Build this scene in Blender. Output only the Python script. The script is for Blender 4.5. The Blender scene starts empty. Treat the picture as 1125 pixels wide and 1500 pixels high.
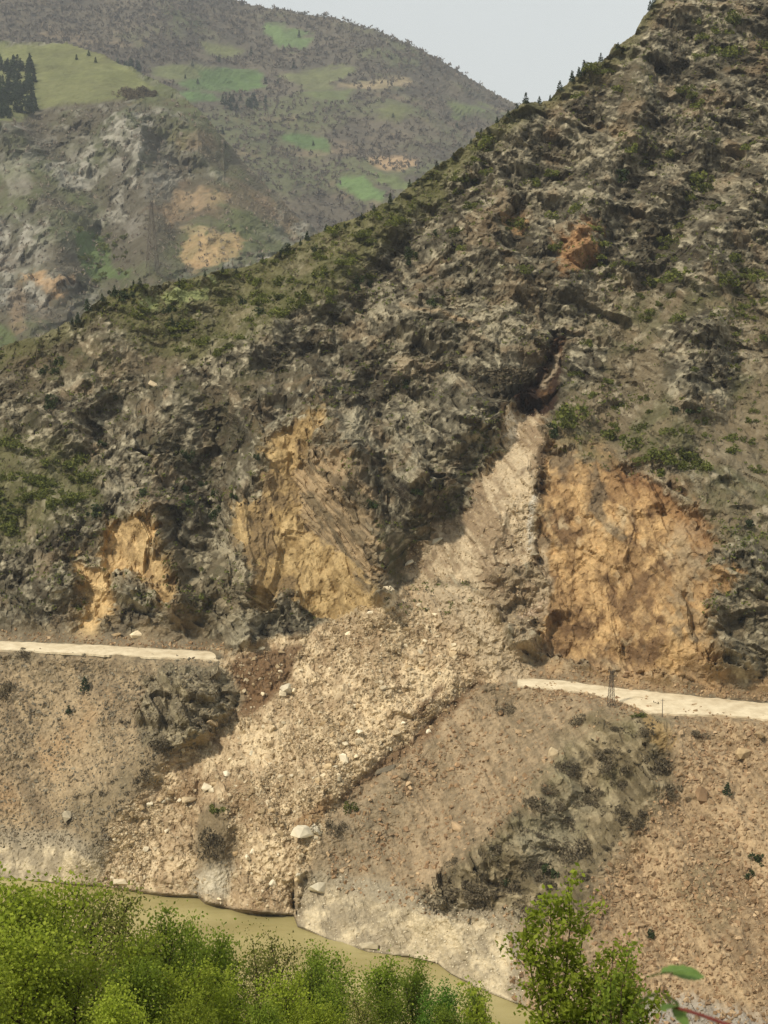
import bpy, math, random, time
import numpy as np
from mathutils import Vector, Matrix
T0 = time.time()
rng = np.random.default_rng(7)
random.seed(7)
S = bpy.context.scene
COL = S.collection
# ------------------------------------------------------------------ camera
FPX, HORIZON = 2453.0, 310.0                 # focal length and horizon row for a 1125 x 1500 picture
PITCH = math.atan((750 - HORIZON) / FPX)
CAM = np.array([0.0, 0.0, 150.0])            # metres above the river
cd = bpy.data.cameras.new('camera')
cd.sensor_fit = 'VERTICAL'; cd.sensor_height = 36.0; cd.lens = FPX / 1500 * 36
cd.clip_start = 0.5; cd.clip_end = 30000
cd.dof.use_dof = True; cd.dof.focus_distance = 400; cd.dof.aperture_fstop = 7.0
cam = bpy.data.objects.new('camera', cd); COL.objects.link(cam)
cam.location = CAM; cam.rotation_euler = (math.pi / 2 - PITCH, 0, 0)
S.camera = cam
RIGHT = np.array([1.0, 0, 0]); FWD = np.array([0, math.cos(PITCH), -math.sin(PITCH)]); UP = np.array([0, math.sin(PITCH), math.cos(PITCH)])
# ------------------------------------------------------------------ light
SUN_TO = Vector((-0.62, -0.55, 0.95)).normalized()
world = bpy.data.worlds.new('World'); S.world = world; world.use_nodes = True
wt = world.node_tree; wt.nodes.clear()
sky = wt.nodes.new('ShaderNodeTexSky'); sky.sky_type = 'NISHITA'; sky.sun_disc = False
sky.sun_elevation = math.asin(SUN_TO.z); sky.sun_rotation = math.atan2(SUN_TO.x, SUN_TO.y)
sky.dust_density = 4.0; sky.air_density = 1.0; sky.altitude = 600
tc = wt.nodes.new('ShaderNodeTexCoord')
cn = wt.nodes.new('ShaderNodeTexNoise'); cn.inputs['Scale'].default_value = 2.2; cn.inputs['Detail'].default_value = 4
cr = wt.nodes.new('ShaderNodeValToRGB')
cr.color_ramp.elements[0].position = 0.3; cr.color_ramp.elements[0].color = (6.3, 6.55, 6.42, 1)
cr.color_ramp.elements[1].position = 0.7; cr.color_ramp.elements[1].color = (7.0, 7.2, 7.0, 1)
mx = wt.nodes.new('ShaderNodeMix'); mx.data_type = 'RGBA'; mx.inputs[0].default_value = 0.93   # veil of high cloud over the sky
bg = wt.nodes.new('ShaderNodeBackground'); bg.inputs[1].default_value = 0.1
wo = wt.nodes.new('ShaderNodeOutputWorld')
L = wt.links.new
L(tc.outputs['Generated'], cn.inputs['Vector']); L(cn.outputs['Fac'], cr.inputs['Fac'])
L(sky.outputs['Color'], mx.inputs[6]); L(cr.outputs['Color'], mx.inputs[7]); L(mx.outputs[2], bg.inputs[0]); L(bg.outputs[0], wo.inputs[0])
sd = bpy.data.lights.new('sun', 'SUN'); sd.energy = 3.4; sd.angle = math.radians(4); sd.color = (1.0, 0.92, 0.79)
sun = bpy.data.objects.new('sun', sd); COL.objects.link(sun)
sun.rotation_euler = (-SUN_TO).to_track_quat('-Z', 'Y').to_euler()
S.view_settings.view_transform = 'Standard'; S.view_settings.look = 'None'
S.view_settings.exposure = 0.17; S.view_settings.gamma = 1.0; S.view_settings.use_curve_mapping = False
S.cycles.max_bounces = 4; S.cycles.diffuse_bounces = 2; S.cycles.transparent_max_bounces = 8; S.cycles.volume_bounces = 0
S.cycles.use_denoising = True; S.cycles.denoising_prefilter = 'NONE'

# ------------------------------------------------------------------ numeric helpers
f32 = np.float32
def ray(u, v):
    u = np.asarray(u, float); v = np.asarray(v, float)
    return (RIGHT * ((u - 562.5) / FPX)[..., None] + UP * ((750 - v) / FPX)[..., None] + FWD)
def w_at_z(u, v, z):                          # distance along the view axis where the ray meets height z
    return (z - CAM[2]) / ray(u, v)[..., 2]
def pt(u, v, w): return CAM + ray(u, v) * np.asarray(w, float)[..., None]
TN = rng.uniform(-1, 1, (64, 64, 64)).astype(f32)
def vnoise(x, y, z):
    xi = np.floor(x); yi = np.floor(y); zi = np.floor(z)
    fx = (x - xi).astype(f32); fy = (y - yi).astype(f32); fz = (z - zi).astype(f32)
    fx = fx * fx * (3 - 2 * fx); fy = fy * fy * (3 - 2 * fy); fz = fz * fz * (3 - 2 * fz)
    a = xi.astype(np.int32) & 63; b = yi.astype(np.int32) & 63; c = zi.astype(np.int32) & 63
    a1 = (a + 1) & 63; b1 = (b + 1) & 63; c1 = (c + 1) & 63
    def l(p, q, t): return p + (q - p) * t
    return l(l(l(TN[a, b, c], TN[a1, b, c], fx), l(TN[a, b1, c], TN[a1, b1, c], fx), fy),
             l(l(TN[a, b, c1], TN[a1, b, c1], fx), l(TN[a, b1, c1], TN[a1, b1, c1], fx), fy), fz)
def fbm(x, y, z, f, octs=4, gain=0.5, seed=0.0):
    r = 0; a = 1.0; n = 0
    for k in range(octs):
        r = r + a * vnoise(x * f + seed + 17.3 * k, y * f + 2.7 * seed + 5.1 * k, z * f + 1.3 * seed + 9.7 * k)
        n += a; a *= gain; f *= 2.03
    return r / n
HT = rng.uniform(-1, 1, (6, 256, 256)).astype(f32)
def facet(X, Y, cell, seed=0):
    """blocky rock: nearest jittered cell, each with its own tilted plane. returns height (about -1..1) and a tone per block"""
    x = X / cell + seed * 13.7; y = Y / cell + seed * 7.9
    xi = np.floor(x).astype(np.int32); yi = np.floor(y).astype(np.int32)
    best = np.full(x.shape, 9.0, f32); H = np.zeros(x.shape, f32); Tn = np.zeros(x.shape, f32); best2 = best.copy(); H2 = H.copy(); T2 = Tn.copy()
    for i in (-1, 0, 1):
        for j in (-1, 0, 1):
            a = (xi + i) & 255; b = (yi + j) & 255
            dx = (x - (xi + i + 0.5 + 0.45 * HT[0, a, b])).astype(f32); dy = (y - (yi + j + 0.5 + 0.45 * HT[1, a, b])).astype(f32)
            d = dx * dx + dy * dy
            m = d < best; m2 = (d < best2) & ~m
            hh = 0.5 * HT[2, a, b] + 0.9 * (dx * HT[3, a, b] + dy * HT[4, a, b])
            H2 = np.where(m, H, np.where(m2, hh, H2)); T2 = np.where(m, Tn, np.where(m2, HT[5, a, b], T2)); best2 = np.where(m, best, np.where(m2, d, best2))
            H = np.where(m, hh, H); Tn = np.where(m, HT[5, a, b], Tn); best = np.where(m, d, best)
    e = np.sqrt(best2) - np.sqrt(best)
    s = (0.5 + 0.5 * sstep(0, 0.15, e)).astype(f32)      # worn edges: neighbouring blocks meet in a short ramp
    return H * s + H2 * (1 - s), Tn * s + T2 * (1 - s), e
def sstep(a, b, x):
    t = np.clip((x - a) / (b - a), 0, 1); return t * t * (3 - 2 * t)
def poly_sdf(px, py, poly):                   # negative inside
    poly = np.asarray(poly, float); n = len(poly)
    d2 = np.full(px.shape, 1e18); ins = np.zeros(px.shape, bool)
    for i in range(n):
        ax, ay = poly[i]; bx, by = poly[(i + 1) % n]
        ex, ey = bx - ax, by - ay
        t = np.clip(((px - ax) * ex + (py - ay) * ey) / (ex * ex + ey * ey + 1e-9), 0, 1)
        d2 = np.minimum(d2, (px - ax - t * ex) ** 2 + (py - ay - t * ey) ** 2)
        c = (ay > py) != (by > py)
        xx = ax + (py - ay) * ex / (ey if abs(ey) > 1e-9 else 1e-9)
        ins ^= c & (px < xx)
    d = np.sqrt(d2)
    return np.where(ins, -d, d)
def line_dist(px, py, pl):                    # distance to a polyline, side (+ = to the right of travel) and 0..1 along it
    pl = np.asarray(pl, float)
    best = np.full(px.shape, 1e18); side = np.zeros(px.shape); along = np.zeros(px.shape)
    n = len(pl) - 1
    for i in range(n):
        ax, ay = pl[i]; ex, ey = pl[i + 1] - pl[i]
        t = np.clip(((px - ax) * ex + (py - ay) * ey) / (ex * ex + ey * ey + 1e-9), 0, 1)
        qx = px - ax - t * ex; qy = py - ay - t * ey
        d = qx * qx + qy * qy; m = d < best
        best = np.where(m, d, best); side = np.where(m, np.sign(ex * qy - ey * qx), side); along = np.where(m, (i + t) / n, along)
    return np.sqrt(best), side, along
def lin(c):                                    # 0..255 sRGB -> linear
    c = np.asarray(c, float) / 255
    return np.where(c < 0.04045, c / 12.92, ((c + 0.055) / 1.055) ** 2.4)
class Field:
    """signed distances sampled on a coarse lattice so that they can be looked up at warped places"""
    def __init__(s, u0, u1, v0, v1, st=4.0):
        s.u0, s.v0, s.st = u0, v0, st
        s.U, s.V = np.meshgrid(np.arange(u0, u1 + st, st), np.arange(v0, v1 + st, st), indexing='ij')
    def look(s, G, u, v):
        x = np.clip((u - s.u0) / s.st, 0, G.shape[0] - 1.001); y = np.clip((v - s.v0) / s.st, 0, G.shape[1] - 1.001)
        i = x.astype(int); j = y.astype(int); a = x - i; b = y - j
        return (G[i, j] * (1 - a) * (1 - b) + G[i + 1, j] * a * (1 - b) + G[i, j + 1] * (1 - a) * b + G[i + 1, j + 1] * a * b)

# ------------------------------------------------------------------ scene helpers
def tag(o, label=None, cat=None, group=None, kind=None):
    if label: o['label'] = label
    if cat: o['category'] = cat
    if group: o['group'] = group
    if kind: o['kind'] = kind
    return o
def link(name, me, parent=None, mat=None):
    o = bpy.data.objects.new(name, me); COL.objects.link(o)
    if parent is not None: o.parent = parent
    if mat is not None and me is not None:
        if not me.materials: me.materials.append(mat)
    return o
def mesh_np(name, V, F, mat=None, col=None, smooth=False):
    """V (n,3), F (m,3 or 4) arrays -> mesh"""
    V = np.ascontiguousarray(V, dtype=f32); F = np.ascontiguousarray(F, dtype=np.int32)
    me = bpy.data.meshes.new(name); k = F.shape[1]
    me.vertices.add(len(V)); me.vertices.foreach_set('co', V.ravel())
    me.loops.add(F.size); me.loops.foreach_set('vertex_index', F.ravel())
    me.polygons.add(len(F)); me.polygons.foreach_set('loop_start', np.arange(0, F.size, k, dtype=np.int32))
    me.update(calc_edges=True)
    me.polygons.foreach_set('use_smooth', np.full(len(F), bool(smooth)))
    if col is not None:
        a = me.color_attributes.new('ground', 'FLOAT_COLOR', 'POINT')
        c4 = np.ones((len(V), 4), f32); c4[:, :3] = col; a.data.foreach_set('color', c4.ravel())
    if mat: me.materials.append(mat)
    return me
def split(V, F, cls, k):
    """the faces of class k with the vertices they use"""
    f = F[cls == k]; used, inv = np.unique(f, return_inverse=True)
    return used, inv.reshape(f.shape)

# ------------------------------------------------------------------ materials
def newmat(name):
    m = bpy.data.materials.new(name); m.use_nodes = True
    nt = m.node_tree; b = nt.nodes['Principled BSDF']; b.inputs['Roughness'].default_value = 0.95; b.inputs['Specular IOR Level'].default_value = 0.1
    return m, nt, b
def ground_mat(name, scale, bump=0.5, dist=0.25, var=0.45):
    m, nt, b = newmat(name); N = nt.nodes.new; K = nt.links.new
    at = N('ShaderNodeAttribute'); at.attribute_name = 'ground'
    co = N('ShaderNodeTexCoord')
    n1 = N('ShaderNodeTexNoise'); n1.inputs['Scale'].default_value = scale; n1.inputs['Detail'].default_value = 6; n1.inputs['Roughness'].default_value = 0.65
    n2 = N('ShaderNodeTexVoronoi'); n2.inputs['Scale'].default_value = scale * 1.7
    K(co.outputs['Object'], n1.inputs['Vector']); K(co.outputs['Object'], n2.inputs['Vector'])
    mr = N('ShaderNodeMapRange'); mr.inputs[1].default_value = 0.25; mr.inputs[2].default_value = 0.75; mr.inputs[3].default_value = 1 - var; mr.inputs[4].default_value = 1 + var
    K(n1.outputs['Fac'], mr.inputs[0])
    mu = N('ShaderNodeMix'); mu.data_type = 'RGBA'; mu.blend_type = 'MULTIPLY'; mu.inputs[0].default_value = 1.0
    K(at.outputs['Color'], mu.inputs[6]); K(mr.outputs[0], mu.inputs[7]); K(mu.outputs[2], b.inputs['Base Color'])
    ad = N('ShaderNodeMath'); ad.operation = 'ADD'; K(n1.outputs['Fac'], ad.inputs[0]); K(n2.outputs['Distance'], ad.inputs[1])
    bp = N('ShaderNodeBump'); bp.inputs['Strength'].default_value = bump; bp.inputs['Distance'].default_value = dist
    K(ad.outputs[0], bp.inputs['Height']); K(bp.outputs[0], b.inputs['Normal'])
    return m
def palette_mat(name, cols, rough=0.95, noise=3.0, translucent=0.0, island=True):
    m, nt, b = newmat(name); N = nt.nodes.new; K = nt.links.new
    g = N('ShaderNodeNewGeometry'); oi = N('ShaderNodeObjectInfo')
    ad = N('ShaderNodeMath'); ad.operation = 'ADD'
    if island: K(g.outputs['Random Per Island'], ad.inputs[0])
    else: ad.inputs[0].default_value = 0.0
    ml = N('ShaderNodeMath'); ml.operation = 'MULTIPLY'; ml.inputs[1].default_value = 0.35 if island else 1.0
    K(oi.outputs['Random'], ml.inputs[0]); K(ml.outputs[0], ad.inputs[1])
    fr = N('ShaderNodeMath'); fr.operation = 'FRACT'; K(ad.outputs[0], fr.inputs[0])
    r = N('ShaderNodeValToRGB'); e = r.color_ramp.elements
    cs = [tuple(lin(c)) + (1,) for c in cols]
    e[0].color = cs[0]; e[1].color = cs[-1]
    for i in range(1, len(cs) - 1):
        x = e.new(i / (len(cs) - 1)); x.color = cs[i]
    K(fr.outputs[0], r.inputs['Fac'])
    co = N('ShaderNodeTexCoord'); n1 = N('ShaderNodeTexNoise'); n1.inputs['Scale'].default_value = noise; n1.inputs['Detail'].default_value = 4
    K(co.outputs['Object'], n1.inputs['Vector'])
    mr = N('ShaderNodeMapRange'); mr.inputs[1].default_value = 0.3; mr.inputs[2].default_value = 0.7; mr.inputs[3].default_value = 0.75; mr.inputs[4].default_value = 1.2
    K(n1.outputs['Fac'], mr.inputs[0])
    mo = N('ShaderNodeMapRange'); mo.inputs[3].default_value = 0.72; mo.inputs[4].default_value = 1.15   # each plant or stone a little lighter or darker
    K(oi.outputs['Random'], mo.inputs[0])
    mm_ = N('ShaderNodeMath'); mm_.operation = 'MULTIPLY'; K(mr.outputs[0], mm_.inputs[0]); K(mo.outputs[0], mm_.inputs[1])
    mu = N('ShaderNodeMix'); mu.data_type = 'RGBA'; mu.blend_type = 'MULTIPLY'; mu.inputs[0].default_value = 1.0
    K(r.outputs['Color'], mu.inputs[6]); K(mm_.outputs[0], mu.inputs[7]); K(mu.outputs[2], b.inputs['Base Color'])
    b.inputs['Roughness'].default_value = rough
    if translucent > 0:
        tr = N('ShaderNodeBsdfTranslucent'); K(mu.outputs[2], tr.inputs['Color'])
        ms = N('ShaderNodeMixShader'); ms.inputs[0].default_value = translucent
        K(b.outputs[0], ms.inputs[1]); K(tr.outputs[0], ms.inputs[2]); K(ms.outputs[0], nt.nodes['Material Output'].inputs['Surface'])
    return m
M_ROCK = ground_mat('mountain_ground', 1.3, 0.35, 0.25, 0.32)
M_FAR = ground_mat('far_ground', 0.12, 0.4, 1.5, 0.25)
M_NEAR = ground_mat('hillside_ground', 2.0, 0.5, 0.1, 0.4)
M_STONE_TAN = palette_mat('tan_stone', [(148, 125, 92), (194, 171, 133), (174, 151, 115), (226, 209, 175), (164, 139, 102), (204, 183, 147)], noise=1.5)
M_STONE_RED = palette_mat('reddish_stone', [(122, 100, 74), (168, 138, 104), (148, 120, 90), (192, 166, 130), (136, 110, 80), (160, 140, 112)], noise=1.5)
M_STONE_GREY = palette_mat('grey_stone', [(96, 90, 76), (140, 130, 110), (118, 108, 90), (172, 160, 134), (104, 92, 74), (150, 134, 106)], noise=1.5)
M_STONE_PALE = palette_mat('pale_stone', [(214, 198, 166), (230, 218, 190), (200, 184, 152)], noise=1.0)
M_SHRUB = palette_mat('shrub_leaves', [(76, 84, 40), (104, 110, 52), (88, 94, 46), (124, 126, 62), (82, 88, 44)], translucent=0.2)
M_DARKBUSH = palette_mat('evergreen_leaves', [(48, 58, 36), (66, 76, 46), (56, 66, 40), (78, 86, 52)], translucent=0.1)
M_BARE = palette_mat('bare_twigs', [(88, 79, 62), (106, 96, 76), (97, 87, 69), (118, 107, 84)])
M_PINE = palette_mat('pine_needles', [(42, 54, 38), (58, 70, 46), (48, 60, 40), (68, 78, 50)], translucent=0.1)
M_WOOD = palette_mat('forest_twigs', [(108, 99, 88), (118, 108, 95), (112, 102, 90), (126, 116, 99), (106, 101, 82)])
M_BARK = palette_mat('bark', [(58, 48, 36), (76, 64, 48)], noise=6)
M_LEAF_A = palette_mat('spring_leaves', [(124, 140, 40), (152, 166, 54), (138, 152, 47), (170, 180, 70), (112, 128, 42)], rough=0.6, translucent=0.45)
M_LEAF_B = palette_mat('olive_leaves', [(100, 120, 38), (126, 144, 48), (112, 130, 42), (140, 154, 60), (98, 116, 42)], rough=0.6, translucent=0.45)
M_LEAF_C = palette_mat('deep_green_leaves', [(70, 100, 34), (90, 122, 42), (80, 110, 38), (104, 134, 50)], rough=0.6, translucent=0.35)
M_LEAF_D = palette_mat('twiggy_buds', [(116, 120, 54), (134, 138, 62), (106, 106, 52), (144, 150, 70)], rough=0.7, translucent=0.25)
M_STEEL = palette_mat('weathered_steel', [(78, 70, 62), (92, 84, 74)], rough=0.6)
def steel():
    return M_STEEL
# water
M_WATER, nt, b = newmat('muddy_water')
b.inputs['Base Color'].default_value = tuple(lin((150, 136, 84))) + (1,); b.inputs['Roughness'].default_value = 0.22; b.inputs['Specular IOR Level'].default_value = 0.4
co = nt.nodes.new('ShaderNodeTexCoord'); n1 = nt.nodes.new('ShaderNodeTexNoise'); n1.inputs['Scale'].default_value = 0.5; n1.inputs['Detail'].default_value = 5
mp = nt.nodes.new('ShaderNodeMapping'); mp.inputs['Scale'].default_value = (0.5, 1.6, 1); nt.links.new(co.outputs['Object'], mp.inputs[0])
nt.links.new(mp.outputs[0], n1.inputs['Vector'])
bp = nt.nodes.new('ShaderNodeBump'); bp.inputs['Strength'].default_value = 0.3; bp.inputs['Distance'].default_value = 0.5
nt.links.new(n1.outputs['Fac'], bp.inputs['Height']); nt.links.new(bp.outputs[0], b.inputs['Normal'])
n3 = nt.nodes.new('ShaderNodeTexNoise'); n3.inputs['Scale'].default_value = 0.05; n3.inputs['Detail'].default_value = 3
nt.links.new(mp.outputs[0], n3.inputs['Vector'])
r3 = nt.nodes.new('ShaderNodeValToRGB'); r3.color_ramp.elements[0].position = 0.35; r3.color_ramp.elements[1].position = 0.65
r3.color_ramp.elements[0].color = tuple(lin((142, 130, 84))) + (1,); r3.color_ramp.elements[1].color = tuple(lin((164, 152, 104))) + (1,)
nt.links.new(n3.outputs['Fac'], r3.inputs['Fac']); nt.links.new(r3.outputs['Color'], b.inputs['Base Color'])
# road
M_ROAD, nt, b = newmat('dusty_road')
co = nt.nodes.new('ShaderNodeTexCoord'); n1 = nt.nodes.new('ShaderNodeTexNoise'); n1.inputs['Scale'].default_value = 0.35; n1.inputs['Detail'].default_value = 6; n1.inputs['Roughness'].default_value = 0.7
nt.links.new(co.outputs['Object'], n1.inputs['Vector'])
r3 = nt.nodes.new('ShaderNodeValToRGB'); r3.color_ramp.elements[0].position = 0.3; r3.color_ramp.elements[1].position = 0.62
r3.color_ramp.elements[0].color = tuple(lin((186, 168, 136))) + (1,); r3.color_ramp.elements[1].color = tuple(lin((220, 205, 174))) + (1,)
nt.links.new(n1.outputs['Fac'], r3.inputs['Fac']); nt.links.new(r3.outputs['Color'], b.inputs['Base Color'])
# ================================================================== the near mountain
def cp(tab):
    t = np.asarray(tab, float); return lambda u: np.interp(u, t[:, 0], t[:, 1])
RIDGE = cp([(-160, 560), (0, 507), (60, 492), (110, 470), (160, 432), (200, 420), (260, 411), (330, 396), (390, 378), (450, 346), (520, 318), (575, 290),
            (640, 246), (700, 200), (745, 172), (800, 141), (850, 108), (900, 74), (930, 50), (942, 26), (962, 2), (1000, -30), (1060, -90), (1125, -150), (1290, -260)])
RIDGE_W = cp([(-160, 500), (0, 502), (400, 512), (750, 545), (960, 565), (1125, 605), (1290, 660)])
ROAD_IN = cp([(-160, 931), (0, 939), (120, 944), (325, 955), (760, 992), (840, 999), (900, 1007), (1000, 1018), (1125, 1030), (1290, 1047)])
ROAD_OUT = cp([(-160, 942), (0, 951), (120, 957), (325, 967), (760, 1004), (850, 1013), (900, 1024), (935, 1036), (952, 1044), (1060, 1047), (1125, 1053), (1290, 1070)])
SHORE = cp([(-160, 1278), (0, 1287), (60, 1292), (150, 1297), (180, 1303), (240, 1310), (290, 1312), (300, 1321), (330, 1330), (380, 1336), (430, 1339), (436, 1356),
            (480, 1376), (540, 1395), (600, 1402), (640, 1411), (660, 1427), (700, 1448), (760, 1472), (900, 1520), (1125, 1600), (1290, 1660)])
Z_ROAD = 43.0
ST = 1.5
us = np.concatenate([np.arange(-160, -20, 7.0), np.arange(-20, 1146, ST), np.arange(1148, 1290, 7.0)])
vs = np.concatenate([np.arange(-330, -20, 7.0), np.arange(-20, 1512, ST), np.arange(1514, 1700, 7.0)])
U, V = np.meshgrid(us, vs, indexing='ij')
nu, nv = U.shape
FL = Field(-180, 1310, -350, 1720, 4.0)
# --- base distance, from plane facets: shore -> road edge -> road -> ridge
slide_u = sstep(300, 370, U) * (1 - sstep(715, 775, U))
rid = RIDGE(us)[:, None]
# an uneven crest
rid = rid + 5.0 * fbm(us[:, None] * 1.0, us[:, None] * 0, us[:, None] * 0, 1 / 34, 4, 0.6, 3.0)
vi = ROAD_IN(us)[:, None]; vo = ROAD_OUT(us)[:, None]; vsh = SHORE(us)[:, None]
w_in = w_at_z(us[:, None] + 0 * vi, vi, Z_ROAD); w_out = w_at_z(us[:, None], vo, Z_ROAD); w_sh = w_at_z(us[:, None], vsh, 0.0)
w_rd = RIDGE_W(us)[:, None]
def seg(v, v0, w0, v1, w1):                   # a plane in perspective: 1/w is linear in the row
    t = (v - v0) / (v1 - v0); return 1 / ((1 - t) / w0 + t / w1)
ks = np.exp(-np.linspace(-2, 2, 61) ** 2); ks /= ks.sum()
ug = np.arange(-300, 1430, 2.0); rid_s = np.interp(us, ug[30:-30], np.convolve(RIDGE(ug), ks, 'valid'))[:, None]   # for distances: the crest without its steps
Wr = seg(V, vi, w_in, rid_s, w_rd)
Wb = np.where(V <= vo, seg(V, vi, w_in, vo, w_out), seg(V, vo, w_out, vsh, w_sh))
W = np.where(V < vi, Wr, Wb)
# the buried stretch: no bench under the debris
vm = 0.5 * (vi + vo); wm = 0.5 * (w_in + w_out)
Wd = np.where(V < vm, seg(V, vm, wm, rid_s, w_rd), seg(V, vm, wm, vsh, w_sh))
W = W * (1 - slide_u) + Wd * slide_u
W = np.where(V > vsh, np.maximum(W, seg(V, vo, w_out, vsh, w_sh)) + 0.5 * (V - vsh), W)
# --- spurs (nearer, negative) and gullies (farther, positive): (polyline, metres, width px)
RELIEF = [
    ([(800, 560), (745, 640), (690, 705), (645, 765), (600, 845)], 7, 40),
    ([(848, 420), (890, 330), (915, 260), (900, 200), (880, 150)], 6, 34),
    ([(740, 545), (690, 600), (630, 680), (590, 770)], -7, 42),
    ([(545, 545), (560, 640), (562, 720), (592, 800)], 6, 26),
    ([(470, 590), (500, 680), (545, 800), (560, 870)], -8, 42),
    ([(300, 560), (330, 640), (310, 730), (330, 800)], 7, 34),
    ([(395, 590), (390, 660), (350, 760), (360, 850)], -6, 32),
    ([(205, 745), (235, 820), (255, 900)], -4, 26),
    ([(90, 750), (75, 830), (60, 920)], -4, 34),
    ([(255, 770), (285, 840)], 4, 18),
    ([(1045, 450), (1010, 540), (985, 620)], -7, 40),
    ([(930, 440), (930, 540), (900, 630)], 5, 45),
    ([(1075, 200), (1050, 260), (1000, 330), (960, 420)], 9, 34),
    ([(1130, 270), (1060, 330), (1000, 420)], -7, 42),
    ([(935, 110), (925, 190), (870, 330), (840, 420)], -9, 36),
    ([(1010, 60), (985, 130), (960, 230), (925, 300)], 6, 38),
    ([(760, 190), (720, 300), (660, 400), (560, 520)], -6, 46),
    ([(680, 250), (600, 370), (480, 490), (420, 560)], 6, 40),
    ([(560, 320), (470, 410), (330, 520), (200, 640)], -5, 46),
    ([(420, 400), (300, 480), (180, 600), (90, 690)], 6, 40),
    ([(130, 520), (120, 610), (60, 720)], -4, 40),
    ([(880, 1045), (850, 1110), (790, 1190), (700, 1280), (640, 1325)], -6, 52),
    ([(960, 1060), (970, 1130), (900, 1230), (850, 1330)], -5, 36),
    ([(760, 1020), (690, 1110), (560, 1240), (480, 1310)], 3, 50),
    ([(285, 985), (265, 1060), (170, 1180), (120, 1250)], -6, 40),
    ([(120, 980), (60, 1100), (0, 1220)], 2.5, 55),
    ([(315, 1180), (312, 1240), (308, 1320)], -0.8, 26),
    ([(360, 1000), (390, 1120), (250, 1280)], -3, 60),
    ([(560, 960), (480, 1080), (400, 1230), (385, 1340)], -4, 70),
    ([(700, 1003), (640, 1055), (560, 1125), (490, 1190)], 3.0, 16),
    ([(335, 970), (360, 1020), (320, 1080), (230, 1150)], 2.5, 16),
    ([(348, 1200), (340, 1270), (332, 1330)], 2.0, 12),
]
FU, FV = FL.U, FL.V
R = np.zeros(FU.shape)
for pl, m, wd in RELIEF:
    d, sd_, al = line_dist(FU, FV, pl)
    R += (1.45 if pl[0][1] < 900 else 1.0) * m * np.exp(-(d / wd) ** 2)
# steep cut faces: crest line pushed out, easing off quickly behind it and slowly down its face
def scarp(crest, m, below, above):
    d, sd_, al = line_dist(FU, FV, crest)
    low = FV > np.interp(FU, [c[0] for c in crest], [c[1] for c in crest])
    return -m * np.where(low, np.clip(1 - d / below, 0, 1), np.exp(-(d / above) ** 2))
R += scarp([(785, 690), (800, 660), (850, 668), (950, 700), (1010, 745), (1055, 795)], 17, 300, 110)
R += scarp([(345, 740), (395, 632), (475, 600), (520, 700)], 8, 260, 80)
R += scarp([(110, 815), (160, 770), (212, 752), (250, 850)], 6, 170, 60)
# the slide sheet is a bedding plane cut below its surroundings
SLIDEFACE = [(738, 598), (762, 598), (800, 596), (798, 640), (792, 700), (785, 760), (780, 810), (765, 832), (722, 822), (700, 850), (660, 852), (600, 852), (590, 832), (640, 770), (665, 756), (690, 715), (722, 668), (735, 640)]
R += 1.2 * sstep(16, -24, poly_sdf(FU, FV, SLIDEFACE))
R += 5.0 * sstep(9, -9, poly_sdf(FU, FV, [(748, 578), (785, 556), (800, 520), (812, 492), (828, 496), (822, 540), (812, 600), (780, 606), (752, 600)]))
bd = np.abs(V - vm) - 0.5 * (vo - vi)
on_bench = np.where(V < vm, sstep(80, 2, bd), sstep(30, 2, bd)) * (1 - slide_u)
W = W + FL.look(R, U, V) * (1 - on_bench)
Pb = pt(U, V, W)                               # smooth mountain
X, Y, Z = Pb[..., 0], Pb[..., 1], Pb[..., 2]

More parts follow.
